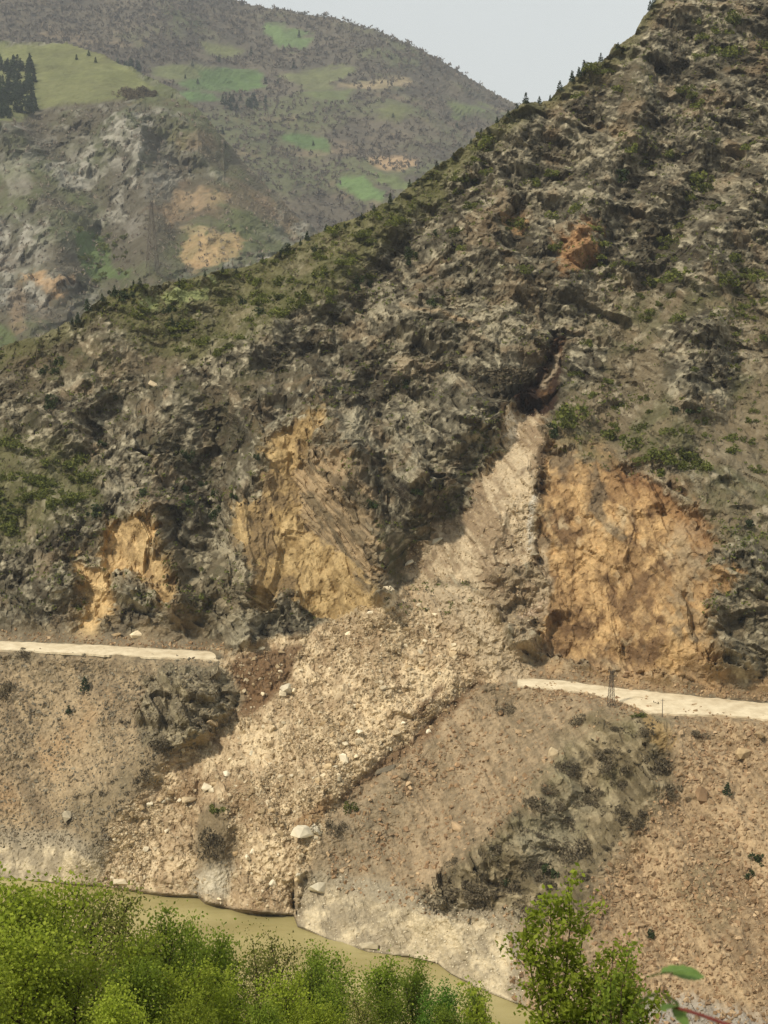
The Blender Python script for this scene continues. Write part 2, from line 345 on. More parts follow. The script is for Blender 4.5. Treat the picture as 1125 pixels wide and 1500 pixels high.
# --- regions, given where they lie on the slope
POLY = dict(
    scarp_r=[(796, 668), (805, 656), (830, 655), (850, 670), (900, 690), (950, 700), (985, 715), (1010, 745), (1035, 775), (1056, 795), (1036, 815), (1045, 850), (1040, 900), (1042, 950), (1040, 1005), (960, 990), (880, 978), (800, 965), (786, 950), (792, 900), (802, 850), (782, 800), (792, 740), (795, 700)],
    scarp_m=[(395, 632), (440, 615), (475, 598), (478, 620), (455, 650), (480, 700), (510, 740), (530, 790), (555, 840), (550, 890), (500, 910), (465, 900), (440, 880), (410, 870), (390, 900), (365, 890), (370, 830), (342, 790), (345, 740), (375, 720), (390, 690)],
    strata_m=[(455, 650), (500, 660), (545, 720), (560, 800), (565, 860), (540, 860), (500, 810), (470, 800), (440, 740), (430, 705)],
    scarp_l=[(160, 772), (185, 762), (210, 752), (222, 770), (230, 810), (250, 850), (254, 880), (240, 892), (215, 852), (190, 838), (165, 845), (163, 880), (150, 900), (135, 932), (104, 932), (125, 900), (130, 870), (122, 842), (110, 815), (125, 818), (145, 828), (148, 800)],
    slideface=SLIDEFACE,
    mixed=[(690, 850), (720, 822), (765, 832), (800, 800), (805, 860), (795, 905), (788, 955), (760, 960), (735, 915), (705, 880)],
    head=[(748, 578), (785, 556), (800, 520), (812, 492), (828, 496), (822, 540), (814, 600), (780, 606), (752, 600)],
    slab=[(737, 600), (750, 597), (755, 618), (763, 640), (737, 642)],
    debris=[(590, 852), (660, 850), (700, 868), (732, 910), (748, 950), (778, 985), (745, 1000), (695, 1008), (640, 1062), (590, 1106), (550, 1140), (500, 1176), (482, 1200), (458, 1240), (442, 1290), (432, 1345), (340, 1345), (330, 1335), (300, 1325), (180, 1320), (150, 1305), (165, 1250), (160, 1210), (200, 1170), (250, 1110), (330, 1062), (350, 1020), (330, 990), (325, 960), (360, 953), (440, 930), (500, 905), (560, 880)],
    brown1=[(345, 962), (400, 955), (445, 945), (425, 985), (400, 1015), (370, 1050), (335, 1062), (350, 1020), (338, 985)],
    brown2=[(700, 998), (726, 1004), (694, 1027), (644, 1076), (594, 1118), (545, 1156), (500, 1186), (492, 1176), (532, 1136), (596, 1084), (652, 1032)],
    brown3=[(640, 1000), (652, 1004), (622, 1040), (600, 1055), (612, 1030)],
    chute=[(430, 1205), (480, 1165), (490, 1180), (470, 1205), (440, 1235)],
    island=[(296, 1188), (330, 1180), (346, 1250), (332, 1318), (284, 1316), (290, 1250)],
    outcrop_l=[(215, 990), (250, 978), (330, 974), (345, 1000), (340, 1040), (300, 1090), (250, 1105), (215, 1088), (200, 1050)],
    scrub_l=[(200, 1080), (250, 1105), (215, 1150), (160, 1210), (145, 1245), (105, 1235), (110, 1190), (160, 1130)],
    ochre_l=[(130, 1035), (165, 1020), (110, 1090), (50, 1165), (0, 1215), (-60, 1240), (-60, 1170), (40, 1110)],
    outcrop_r=[(845, 1052), (900, 1040), (950, 1046), (978, 1080), (988, 1150), (935, 1205), (870, 1275), (845, 1335), (760, 1338), (640, 1335), (618, 1312), (640, 1280), (720, 1230), (790, 1150), (820, 1090)],
    pale_r=[(790, 1170), (850, 1140), (880, 1180), (840, 1240), (790, 1270), (760, 1240)],
    ochre_r=[(948, 1052), (975, 1056), (985, 1085), (968, 1095), (950, 1075)],
    scree_r=[(985, 1070), (1290, 1060), (1290, 1720), (900, 1720), (868, 1400), (862, 1300), (940, 1210), (1000, 1150)],
    bank_l=[(-180, 1228), (0, 1236), (100, 1248), (165, 1270), (180, 1330), (-180, 1330)],
    bank_l2=[(-180, 1200), (0, 1212), (100, 1222), (150, 1240), (165, 1290), (-180, 1300)],
    bank_r=[(442, 1306), (475, 1300), (560, 1322), (640, 1340), (745, 1350), (752, 1480), (700, 1470), (640, 1430), (540, 1410), (425, 1370)],
    bank_r2=[(450, 1286), (480, 1278), (580, 1296), (640, 1320), (760, 1335), (770, 1490), (700, 1480), (425, 1380)],
    gravel=[(940, 1478), (985, 1462), (1060, 1480), (1160, 1500), (1160, 1600), (930, 1600)],
    grey_low=[(262, 800), (345, 800), (368, 840), (366, 890), (385, 920), (300, 930), (262, 890)],
    grey_right=[(1042, 880), (1125, 835), (1200, 830), (1200, 1000), (1125, 1000), (1060, 1000), (1046, 950)],
    tan_right=[(1042, 820), (1090, 850), (1062, 868), (1042, 862)],
    foot_r=[(780, 955), (880, 975), (1000, 985), (1125, 985), (1200, 1000), (1200, 1040), (1000, 1020), (780, 996)],
    foot_l=[(-160, 900), (60, 905), (140, 915), (250, 915), (330, 935), (330, 958), (-160, 940)],
    green_l=[(-160, 620), (0, 640), (80, 652), (140, 690), (150, 740), (60, 780), (-160, 800)],
    crest=[(150, 420), (300, 400), (400, 372), (560, 300), (690, 210), (740, 180), (660, 280), (560, 380), (480, 440), (380, 500), (280, 530), (180, 505)],
    meadow=[(200, 446), (240, 432), (290, 418), (312, 414), (296, 432), (230, 448)],
    scrub_r=[(850, 560), (870, 430), (960, 420), (1125, 400), (1300, 380), (1300, 800), (1125, 800), (1066, 800), (1005, 735), (960, 700), (850, 668), (800, 655), (805, 610)],
    orange_up=[(815, 345), (850, 325), (880, 335), (868, 380), (850, 400), (820, 400)],
    tan_up=[(740, 310), (765, 318), (760, 330), (742, 326)],
    tan_top=[(895, 180), (930, 178), (935, 205), (905, 210)],
    tan_mid=[(575, 515), (605, 512), (608, 540), (580, 545)],
    slope_low=[(-180, 945), (325, 962), (360, 960), (400, 1020), (150, 1330), (-180, 1330)],
    slope_low_r=[(560, 1120), (690, 1005), (770, 1000), (900, 1020), (1000, 1050), (1300, 1070), (1300, 1720), (400, 1720), (430, 1340), (480, 1200)],
    band_grey=[(480, 1230), (560, 1150), (600, 1200), (560, 1290), (480, 1300), (450, 1290)],
)
SDF = {k: poly_sdf(FU, FV, p) for k, p in POLY.items()}
def wx(s, f, a): return a * fbm(X, Y, Z, f, 4, 0.6, s)
WU = U + wx(1.0, 1 / 9, 9); WV = V + wx(2.0, 1 / 9, 9)
WU2 = U + wx(3.0, 1 / 22, 26); WV2 = V + wx(4.0, 1 / 22, 26)
# rock blocks first: their tones also roughen the borders of the regions
sl = 1.25
a0 = wx(5.0, 1 / 40, 3.0); a1 = wx(6.0, 1 / 6, 0.25)
Xs, Ys = X + a0 + a1, sl * Z - a0 + a1
th = math.radians(28); cX, sX = math.cos(th), math.sin(th)
# beds dip down to the right: blocks are longer along the dip
Xr, Yr = (Xs * cX - Ys * sX) * 0.62, (Xs * sX + Ys * cX)
h1, t1, e1 = facet(Xr, Yr, 9.0, 1); h2, t2, e2 = facet(Xr, Yr, 3.8, 2); h3, t3, e3 = facet(Xs, Ys, 1.7, 3); h4, t4, e4 = facet(Xs, Ys, 0.8, 4)
h0, t0, e0 = facet(Xr * 1.1, Yr, 20.0, 8)
# upright joint blocks of the cut faces, and thin beds dipping to the right
hv1, tv1, ev1 = facet(Xs + 0.25 * Z, Z * 0.62 + a0, 2.8, 9); hv2, tv2, ev2 = facet(Xs + 0.12 * Z, Z * 0.8, 1.2, 10); hv0, tv0, ev0 = facet(Xs + 0.2 * Z, Z * 0.6, 8.0, 11)
tb = math.radians(40); Xb, Yb = (X * math.cos(tb) - Z * math.sin(tb)) * 0.22, X * math.sin(tb) + Z * math.cos(tb) + 2.0 * a1
hb, tbd, eb = facet(Xb, Yb, 0.95, 12); hb2, tbd2, eb2 = facet(Xb * 1.3, Yb, 2.4, 13)
ragged = (7 * t2 + 5 * t3 + 3 * t4).astype(f32)
loose = (10 * fbm(X, Y, Z, 1 / 3, 4, 0.65, 12.0) + 16 * fbm(X, Y, Z, 1 / 12, 4, 0.6, 13.0)).astype(f32)
def mask(k, soft=4.0, wide=False):
    a, b_ = (WU2, WV2) if wide else (WU, WV)
    return sstep(soft, -soft, FL.look(SDF[k], a, b_) + (loose * 1.5 + 0.6 * ragged if wide else ragged)).astype(f32)
mk = {k: mask(k, 7.0) for k in ('scarp_r', 'scarp_m', 'strata_m', 'scarp_l', 'slideface', 'head', 'slab', 'brown1', 'brown2', 'brown3', 'chute', 'island', 'outcrop_l', 'meadow', 'tan_right', 'orange_up', 'tan_up', 'tan_top', 'tan_mid', 'grey_low', 'mixed', 'ochre_r')}
for k in ('scrub_l', 'ochre_l', 'outcrop_r', 'pale_r', 'scree_r', 'bank_l', 'bank_l2', 'bank_r', 'bank_r2', 'gravel', 'grey_right', 'foot_r', 'foot_l', 'green_l', 'crest', 'scrub_r', 'slope_low', 'slope_low_r', 'band_grey'):
    mk[k] = mask(k, 22.0, True)
for k in ('bank_l', 'bank_l2', 'bank_r', 'bank_r2'): mk[k] = sstep(9, -9, FL.look(SDF[k], WU, WV) + 0.35 * loose).astype(f32)
for k in ('slab', 'head'): mk[k] = sstep(3, -3, FL.look(SDF[k], WU, WV) + 0.4 * ragged).astype(f32)
for k in ('brown1', 'brown2', 'brown3', 'chute'): mk[k] = sstep(5, -5, FL.look(SDF[k], WU, WV) + 0.3 * loose).astype(f32)
mk['island'] = sstep(12, -12, FL.look(SDF['island'], WU2, WV2) + 0.9 * loose).astype(f32)
mk['debris'] = sstep(7, -7, FL.look(SDF['debris'], WU, WV) + 0.8 * loose).astype(f32) * (1 - mk['island'])
lower = np.maximum(mk['slope_low'], mk['slope_low_r'])
soft_ground = np.clip(lower * (1 - np.maximum(mk['outcrop_l'], mk['outcrop_r'] * 0.85)) + mk['debris'] + mk['island'], 0, 1)

# --- rock relief in metres
big = fbm(X, Y, Z, 1 / 45, 5, 0.5, 8.0)
rid_n = 1 - np.abs(fbm(X + 0.4 * Z, Y, Z * 0.45, 1 / 24, 4, 0.55, 9.0)) * 2.2
rough = fbm(X, Y, Z, 1 / 40, 3, 0.5, 11.0)
crag = sstep(-0.45, 0.15, rough + 0.35 * FL.look(sstep(60, -60, poly_sdf(FU, FV, [(620, 300), (760, 200), (950, 30), (1300, -200), (1300, 360), (1000, 400), (860, 430), (760, 560), (640, 760), (560, 740), (480, 560)])), U, V))               # where bare rock breaks out of the slope
ro = np.maximum(sstep(14, -14, FL.look(poly_sdf(FU, FV, [(970, 480), (1040, 450), (1078, 520), (1060, 620), (990, 600)]), WU2, WV2)), sstep(12, -12, FL.look(poly_sdf(FU, FV, [(850, 480), (892, 500), (885, 560), (838, 560)]), WU2, WV2))).astype(f32)
crag = np.clip(crag * (1 - 0.75 * mk['green_l']) * (1 - 0.35 * mk['scrub_r']) * (1 - 0.5 * mk['crest']) + 0.8 * ro, 0, 1)
amp = (0.42 + 0.95 * crag) * (1 - 0.9 * soft_ground) * (1 - 0.15 * mk['outcrop_r'])
face = np.maximum.reduce([mk['scarp_r'], mk['scarp_m'], mk['scarp_l'], mk['slideface']])
diag = 1 - 2.2 * np.abs(fbm((X * 0.6 - Z * 0.8), Y, (X * 0.8 + Z * 0.6) * 0.3, 1 / 13, 4, 0.55, 18.0))      # ribs leaning up to the right
disp = amp * (5.8 * h0 * crag + 3.7 * h1 + 2.3 * h2 + 0.95 * h3 + 0.34 * h4 + 2.6 * diag) * (1 - 0.8 * face) + (4.0 * big + 2.0 * rid_n) * (1 - 0.75 * soft_ground) * (1 - 0.5 * face)
# vertical ribs on the cut faces
rib = fbm(X * 1.0 + 0.15 * Z, Y, Z * 0.16, 1 / 5, 4, 0.6, 14.0)
disp += face * (0.7 * rib + (3.0 * hv0 + 0.95 * hv1 + 0.5 * hv2 + 0.9 * fbm(X, Y, Z * 0.5, 1 / 2.2, 3, 0.6, 19.0)) * (1 - 0.75 * mk['strata_m']) * (1 - 0.6 * mk['slideface']))
disp += mk['outcrop_l'] * (0.8 * hb + 0.8 * hb2)
disp += mk['slideface'] * (0.8 * hb2 + 0.5 * h3)
# bedding of the middle face
disp += mk['strata_m'] * (0.9 * hb + 0.9 * hb2 + 0.6 * h3)
# furrows of loose slopes, running down to the left
dn = fbm((X * 0.78 + Z * 0.62), Y * 0.1, (Z * 0.62 - X * 0.78) * 0.08, 1 / 3.2, 4, 0.6, 16.0)
dn2 = fbm(X, Y, Z, 1 / 2.6, 4, 0.6, 17.0)
disp += soft_ground * ((1.5 + 0.9 * mk['scree_r']) * dn + 0.6 * dn2 + 0.18 * h4 + 0.15 * h3) + mk['debris'] * (0.7 * h2 + 0.4 * h3 + 0.2 * h4)
# keep the road bench flat, and nothing beyond the crest
bench = np.where(V < vm, sstep(46, 3, bd), sstep(14, 2, bd)) * (1 - slide_u)
upz = (V < vi - 20) & (V > rid + 5)
disp = disp - np.median(disp[upz]) * (1 - soft_ground)      # rock stands as much behind the mean slope as before it
disp *= 1 - bench * (1 - mk['debris'])
shore_f = sstep(-4, 26, vsh - V); disp *= 0.3 + 0.7 * shore_f; disp = np.where(V > vsh, np.minimum(disp, 0.0), disp)
N_OUT = -ray(U, V); N_OUT /= np.linalg.norm(N_OUT, axis=-1, keepdims=True)
N_OUT = N_OUT + np.array([0, 0, 0.22])
P = Pb + N_OUT * disp[..., None]
# behind the crest the ground falls away
over = np.clip(rid - V, 0, None)
irid = np.clip(np.searchsorted(vs, rid[:, 0]), 0, nv - 1)
Prid = P[np.arange(nu), irid][:, None, :]
back = over * 0.45
Pback = Prid + np.stack([0 * back, back * 1.0, -0.55 * back - 0.004 * back ** 2], -1) + (np.array([0, 0, 1.0]) * (1.5 * h3 + 1.2 * h2 + 1.2 * big)[..., None]) * sstep(0, 6, over)[..., None]
P = np.where((over > 0)[..., None], Pback, P)

# --- colour of the ground itself
def C(*c):
    l = lin(c); g = l @ np.array([0.3, 0.5, 0.2]); return (g + (l - g) * 0.9).astype(f32)
def mixc(a, b, t): return a + (b - a) * t[..., None]
blot = fbm(X, Y, Z, 1 / 14, 5, 0.55, 21.0); fine = fbm(X, Y, Z, 1 / 1.8, 3, 0.6, 22.0); mid = fbm(X, Y, Z, 1 / 5, 4, 0.6, 23.0)
tone = 0.34 * t1 + 0.42 * t2 + 0.5 * t3 + 0.45 * t4
rock = mixc(C(80, 74, 58) + 0 * U[..., None], C(148, 138, 112), sstep(-0.4, 1.0, tone + 0.15 * mid))
rock = mixc(rock, C(54, 47, 36), sstep(0.2, 0.85, -tone + 0.3 * blot))
rock = mixc(rock, C(118, 98, 70), 0.55 * sstep(0.1, 0.5, fbm(X, Y, Z, 1 / 11, 4, 0.6, 25.0) + 0.25 * t2))
rock = mixc(rock, C(168, 158, 130), 0.7 * sstep(0.8, 1.1, t3 * 0.6 + t4 * 0.7 + 0.3 * mid))
soil = mixc(C(93, 82, 60) + 0 * U[..., None], C(76, 73, 46), sstep(-0.15, 0.3, mid + 0.3 * fine))
soil = mixc(soil, C(70, 61, 46), sstep(0.1, 0.5, blot))
col = mixc(soil, rock, np.clip(0.22 + 0.9 * crag + 0.5 * tone, 0, 1))
grn = mixc(C(80, 80, 42) + 0 * U[..., None], C(102, 98, 62), sstep(-0.3, 0.3, mid + fine * 0.5))
col = mixc(col, grn, np.clip(mk['crest'] * (0.6 + 1.2 * blot), 0, 0.85))
col = mixc(col, grn, np.clip(mk['green_l'] * (0.8 + 1.0 * blot), 0, 0.9))
sr = mixc(C(122, 107, 80) + 0 * U[..., None], C(96, 92, 60), sstep(-0.1, 0.35, blot + 0.3 * mid))
sr = mixc(sr, C(150, 138, 114), 0.8 * sstep(0.25, 0.6, tone * crag))
col = mixc(col, sr, 0.6 * mk['scrub_r'] * (1 - ro))
rim_d = V - rid
col = mixc(col, grn, 0.7 * sstep(38, 8, rim_d + 18 * blot))
col = mixc(col, C(134, 140, 88), 0.9 * mk['meadow'])
for k, c, s in (('orange_up', (168, 124, 76), .75), ('tan_up', (190, 150, 98), .8), ('tan_top', (172, 150, 112), .6), ('tan_mid', (176, 156, 122), .7)):
    col = mixc(col, C(*c), s * mk[k] * (0.7 + 0.3 * sstep(-.4, .4, tone)))
# cut faces
vs1 = fbm(X, Y, Z * 0.2, 1 / 3.0, 4, 0.6, 31.0)
tv = 0.45 * tv0 + 0.5 * tv1 + 0.5 * tv2
oc = mixc(C(144, 113, 72) + 0 * U[..., None], C(190, 155, 102), sstep(-0.5, 0.7, 0.45 * tv + 1.2 * vs1))
oc = mixc(oc, C(104, 78, 50), 0.9 * sstep(0.05, 0.4, fbm(X, Y, Z * .8, 1 / 6, 5, 0.65, 32.0) - 0.2 * tv))
oc = mixc(oc, C(96, 84, 66), 0.8 * sstep(0.2, 0.55, fbm(X, Y, Z, 1 / 9, 4, 0.6, 33.0) + 0.3 * tv1))
oc = mixc(oc, C(172, 152, 116), 0.7 * sstep(0.2, 0.55, fbm(X, Y, Z * .6, 1 / 8, 4, 0.6, 34.0) + 0.2 * tv2))
oc = mixc(oc, C(128, 112, 86), 0.7 * FL.look(sstep(90, 0, line_dist(FU, FV, [(1030, 830), (1020, 900), (990, 880)])[0]), WU2, WV2).astype(f32) * sstep(-.3, .5, tv))
topdark = sstep(60, 0, np.abs(FL.look(line_dist(FU, FV, [(930, 695), (985, 715), (1015, 750), (1040, 780)])[0], U, V))).astype(f32)
oc = mixc(oc, C(118, 80, 44), 0.6 * topdark)
col = mixc(col, oc, 0.45 * sstep(34, -10, FL.look(SDF['scarp_r'], WU2, WV2) + 1.2 * ragged).astype(f32))
col = mixc(col, oc, 0.93 * mk['scarp_r'])
ocm = mixc(C(144, 118, 72) + 0 * U[..., None], C(184, 156, 104), sstep(-0.5, 0.7, 0.7 * tv + 0.8 * vs1))
ocm = mixc(ocm, C(112, 92, 62), 0.8 * sstep(0.1, 0.5, fbm(X, Y, Z * .6, 1 / 6, 4, 0.6, 35.0) - .3 * tv))
col = mixc(col, ocm, 0.22 * sstep(30, -10, FL.look(SDF['scarp_m'], WU2, WV2) + 1.2 * ragged).astype(f32))
col = mixc(col, ocm, 0.93 * mk['scarp_m'])
stc = mixc(C(100, 88, 66) + 0 * U[..., None], C(162, 138, 102), sstep(-.6, .8, 0.6 * tbd + 0.5 * tbd2 + 0.3 * mid))
col = mixc(col, stc, 0.9 * mk['strata_m'])
ocl = mixc(C(156, 128, 82) + 0 * U[..., None], C(206, 174, 118), sstep(-0.5, 0.7, 0.7 * tv + 0.6 * vs1))
ocl = mixc(ocl, C(134, 106, 68), 0.7 * sstep(0.15, 0.5, fbm(X, Y, Z, 1 / 4, 4, 0.6, 36.0)))
col = mixc(col, ocl, 0.22 * sstep(26, -8, FL.look(SDF['scarp_l'], WU2, WV2) + 1.2 * ragged).astype(f32))
col = mixc(col, ocl, 0.93 * mk['scarp_l'])
gl = mixc(C(104, 94, 70) + 0 * U[..., None], C(156, 143, 112), sstep(-0.5, 0.8, tone + .3 * mid))
col = mixc(col, gl, 0.5 * np.maximum(mk['grey_low'], mk['grey_right']))
ft = mixc(C(134, 116, 88) + 0 * U[..., None], C(164, 134, 94), sstep(-.2, .3, mid))
col = mixc(col, ft, 0.75 * mk['foot_r']); col = mixc(col, mixc(C(118, 106, 84) + 0 * U[..., None], C(138, 120, 90), sstep(-.2, .3, mid)), 0.75 * mk['foot_l'])
col = mixc(col, C(158, 124, 78), 0.8 * mk['tan_right'])
dg = fbm((X * 0.8 + Z * 0.6), Y * 0.1, (Z * 0.8 - X * 0.6) * 0.14, 1 / 2.6, 4, 0.6, 41.0)
sf = mixc(C(140, 119, 90) + 0 * U[..., None], C(186, 166, 132), sstep(-0.3, 0.35, dg + 0.35 * tone))
sf = mixc(sf, C(118, 100, 76), 0.8 * sstep(0.15, 0.5, fbm(X, Y, Z, 1 / 6, 4, 0.6, 42.0)))
mxd = mixc(sf, C(122, 106, 80), 0.7 * sstep(-0.1, 0.35, blot + 0.3 * tone))
col = mixc(col, mxd, mk['mixed']); col = mixc(col, sf, mk['slideface'])
col = mixc(col, mixc(C(58, 42, 28) + 0 * U[..., None], C(104, 78, 50), sstep(0.0, 0.5, mid + 0.3 * tone)), mk['head'])
col = mixc(col, C(150, 134, 108), FL.look(1 - sstep(2, 7, line_dist(FU, FV, [(816, 520), (808, 545), (798, 568)])[0]), WU, WV).astype(f32))
col = mixc(col, C(70, 54, 36), 0.8 * FL.look(1 - sstep(3, 8, line_dist(FU, FV, [(796, 655), (794, 690), (793, 735)])[0]), WU, WV).astype(f32))
col = mixc(col, C(186, 180, 164), 0.7 * FL.look(1 - sstep(1, 6, line_dist(FU, FV, [(784, 730), (778, 760), (775, 800)])[0]), WU, WV).astype(f32))
col = mixc(col, C(192, 168, 138), 0.8 * FL.look(1 - sstep(3, 10, line_dist(FU, FV, [(763, 902), (790, 886)])[0]), WU, WV).astype(f32))
col = mixc(col, C(226, 208, 176), FL.look(sstep(2, -2, SDF['slab']), U + 2 * t3, V + 2 * t4).astype(f32))
# loose slopes
dn3 = fbm((X * 0.78 + Z * 0.62), Y * 0.1, (Z * 0.62 - X * 0.78) * 0.1, 1 / 5.5, 4, 0.6, 43.0)
grain = fbm(X, Y, Z, 1 / .9, 2, .6, 53.0)
dn4 = fbm((X * 0.78 + Z * 0.62), Y * 0.1, (Z * 0.62 - X * 0.78) * 0.1, 1 / 1.5, 3, 0.6, 54.0)
lo = mixc(C(124, 107, 81) + 0 * U[..., None], C(162, 141, 107), sstep(-0.4, 0.4, .6 * dn3 + .5 * dn4 + 0.5 * grain))
lo = mixc(lo, C(116, 104, 80), 0.5 * sstep(0.05, 0.4, fbm(X, Y, Z, 1 / 18, 4, 0.6, 44.0)))
rock_edge = np.clip(0.5 * t3 + 0.5 * t4, -1, 1)
lo_k = lower * (1 - np.maximum(mk['outcrop_l'], mk['outcrop_r']))
col = mixc(col, lo, np.clip(lo_k, 0, 1))
lr = mixc(C(122, 106, 80) + 0 * U[..., None], C(158, 136, 104), sstep(-0.4, 0.4, .6 * dn3 + .5 * dn4 + .5 * grain))
col = mixc(col, lr, 0.8 * np.clip(mk['slope_low_r'] * (1 - mk['outcrop_r']), 0, 1))
col = mixc(col, C(124, 112, 88), 0.5 * mk['band_grey'])
col = mixc(col, C(160, 126, 84), 0.6 * mk['ochre_l'] * sstep(-0.2, 0.3, dn3))
srd = mixc(C(134, 112, 82) + 0 * U[..., None], C(174, 148, 110), sstep(-0.4, 0.4, .5 * dn3 + .5 * dn4 + .5 * grain))
srd = mixc(srd, C(118, 106, 76), 0.6 * sstep(0.2, 0.5, fbm(X, Y, Z, 1 / 16, 3, 0.6, 45.0)))
col = mixc(col, srd, 0.9 * mk['scree_r'])
orr = mixc(C(108, 95, 67) + 0 * U[..., None], C(152, 136, 102), sstep(-0.6, 1.0, tone + 0.5 * mid))
orr = mixc(orr, C(82, 76, 60), .8 * sstep(0.15, 0.6, blot - .3 * tone))
orr = mixc(orr, C(120, 112, 78), .6 * sstep(.1, .4, fbm(X, Y, Z, 1 / 9, 4, .6, 49.0)))
col = mixc(col, orr, 0.9 * np.maximum(mk['outcrop_l'], mk['outcrop_r'] * 0.9))
col = mixc(col, mixc(C(104, 94, 72) + 0 * U[..., None], C(158, 145, 114), sstep(-.7, .8, .6 * tbd + .5 * tbd2 + .4 * mid)), 0.8 * mk['outcrop_l'])
col = mixc(col, C(146, 136, 108), 0.7 * mk['pale_r']); col = mixc(col, C(156, 128, 78), 0.7 * mk['ochre_r'])
col = mixc(col, mixc(C(90, 83, 61) + 0 * U[..., None], C(120, 105, 77), sstep(-.3, .3, mid)), 0.6 * mk['scrub_l'])
bk = mixc(C(150, 136, 109) + 0 * U[..., None], C(194, 177, 142), sstep(-0.3, 0.35, mid + 0.4 * fine + .3 * dn4))
col = mixc(col, C(148, 137, 113), 0.75 * np.maximum(mk['bank_l2'], mk['bank_r2']))
col = mixc(col, bk, 0.9 * np.maximum(mk['bank_l'], mk['bank_r']))
col = mixc(col, C(150, 144, 132), 0.85 * mk['gravel'])
# debris
db = mixc(C(157, 133, 99) + 0 * U[..., None], C(205, 183, 144), sstep(-0.45, 0.45, 0.5 * dn3 + 0.3 * mid + 0.4 * tone))
db = mixc(db, C(128, 100, 66), 0.6 * sstep(0.15, 0.45, fbm(X, Y, Z, 1 / 10, 4, 0.6, 46.0)))
dust = FL.look(sstep(60, 5, line_dist(FU, FV, [(650, 868), (690, 900), (720, 945), (755, 978)])[0]), U, V).astype(f32)
db = mixc(db, C(166, 148, 118), 0.8 * dust)
for k in ('brown1', 'brown2', 'brown3', 'chute'): db = mixc(db, C(104, 78, 50) if k != 'chute' else C(134, 104, 66), 0.85 * mk[k])
col = mixc(col, db, mk['debris'])
isl = mixc(C(122, 106, 78) + 0 * U[..., None], C(184, 172, 146), sstep(1255, 1285, V + 14 * mid))
col = mixc(col, isl, mk['island'])
# wet line at the water
col = col * (1 - 0.4 * sstep(4, 1, vsh - V + 3 * fine))[..., None]
# footpaths
for pl in ([(588, 447), (612, 458), (648, 462), (678, 476)], [(640, 458), (662, 470), (700, 482)]):
    col = mixc(col, C(164, 140, 104), 0.75 * FL.look(1 - sstep(0, 4, line_dist(FU, FV, pl)[0]), WU * .3 + U * .7, WV * .3 + V * .7).astype(f32))
col = np.clip(col * (1 + 0.16 * fine[..., None]), 0.015, 0.9).astype(f32)

# --- mesh: every face belongs to one piece of the setting
idx = np.arange(nu * nv).reshape(nu, nv)
F = np.stack([idx[:-1, :-1], idx[:-1, 1:], idx[1:, 1:], idx[1:, :-1]], -1)
vc = V[:-1, :-1]
keep = (vc > rid[:-1] - 70) & (vc < vsh[:-1] + 45)
def fm(k, soft=None): return mk[k][:-1, :-1] > 0.5
cls = np.zeros(F.shape[:2], int)
cls[fm('slope_low')] = 1; cls[fm('slope_low_r')] = 2; cls[fm('scree_r')] = 3
cls[fm('outcrop_l')] = 4; cls[fm('outcrop_r')] = 5
cls[fm('bank_l')] = 6; cls[fm('bank_r')] = 7
cls[fm('scarp_r')] = 8; cls[fm('scarp_m')] = 9; cls[fm('scarp_l')] = 10
cls[fm('slideface')] = 11; cls[fm('head')] = 11; cls[fm('debris')] = 12
cls[over[:-1, :-1] > 0] = 0
NAMES = {0: ('mountain', 'steep grey brown rocky mountain rising above the road to the upper right', 'mountain'),
         1: ('scree_slope', 'grey brown scree slope below the left stretch of road', 'slope'),
         2: ('scree_slope', 'brown scree slope between the landslide debris and the rocky spur', 'slope'),
         3: ('scree_slope', 'reddish tan stony slope at the right edge below the road', 'slope'),
         4: ('rock_outcrop', 'dark layered rock outcrop just below the end of the left road', 'outcrop'),
         5: ('rock_outcrop', 'olive grey rocky spur with dark bushes under the lattice mast', 'outcrop'),
         6: ('river_bank', 'pale dried silt bank at the left end of the river', 'river bank'),
         7: ('river_bank', 'cream coloured stony bank right of the debris at the water', 'river bank'),
         8: ('cliff_face', 'large orange ochre cut cliff face above the right road', 'cliff'),
         9: ('cliff_face', 'tall yellow ochre rock face left of the slide gully', 'cliff'),
         10: ('cliff_face', 'small bright orange rock scar above the left road', 'cliff'),
         11: ('landslide_scar', 'pale stripped slide scar with dark brown head in the gully', 'landslide scar'),
         12: ('landslide_debris', 'broad tan fan of landslide debris burying the road down to the river', 'landslide')}
Ff = F[keep]; cf = cls[keep]; Pv = P.reshape(-1, 3); Cv = col.reshape(-1, 3)
for k, (nm, lb, ct) in NAMES.items():
    used, inv = split(Pv, Ff, cf, k)
    o = link(nm, mesh_np(nm, Pv[used], inv[:, ::-1], M_ROCK, Cv[used]))
    tag(o, lb, ct, kind='structure')
print('near mountain', round(time.time() - T0, 1), len(Ff))
def on(u, v):
    """the point of the mountain that lies at grid place (u, v)"""
    i = np.clip(np.searchsorted(us, u), 1, nu - 1); j = np.clip(np.searchsorted(vs, v), 1, nv - 1)
    a = np.clip((u - us[i - 1]) / (us[i] - us[i - 1]), 0, 1)[..., None]; b_ = np.clip((v - vs[j - 1]) / (vs[j] - vs[j - 1]), 0, 1)[..., None]
    return (P[i - 1, j - 1] * (1 - a) * (1 - b_) + P[i, j - 1] * a * (1 - b_) + P[i - 1, j] * (1 - a) * b_ + P[i, j] * a * b_)
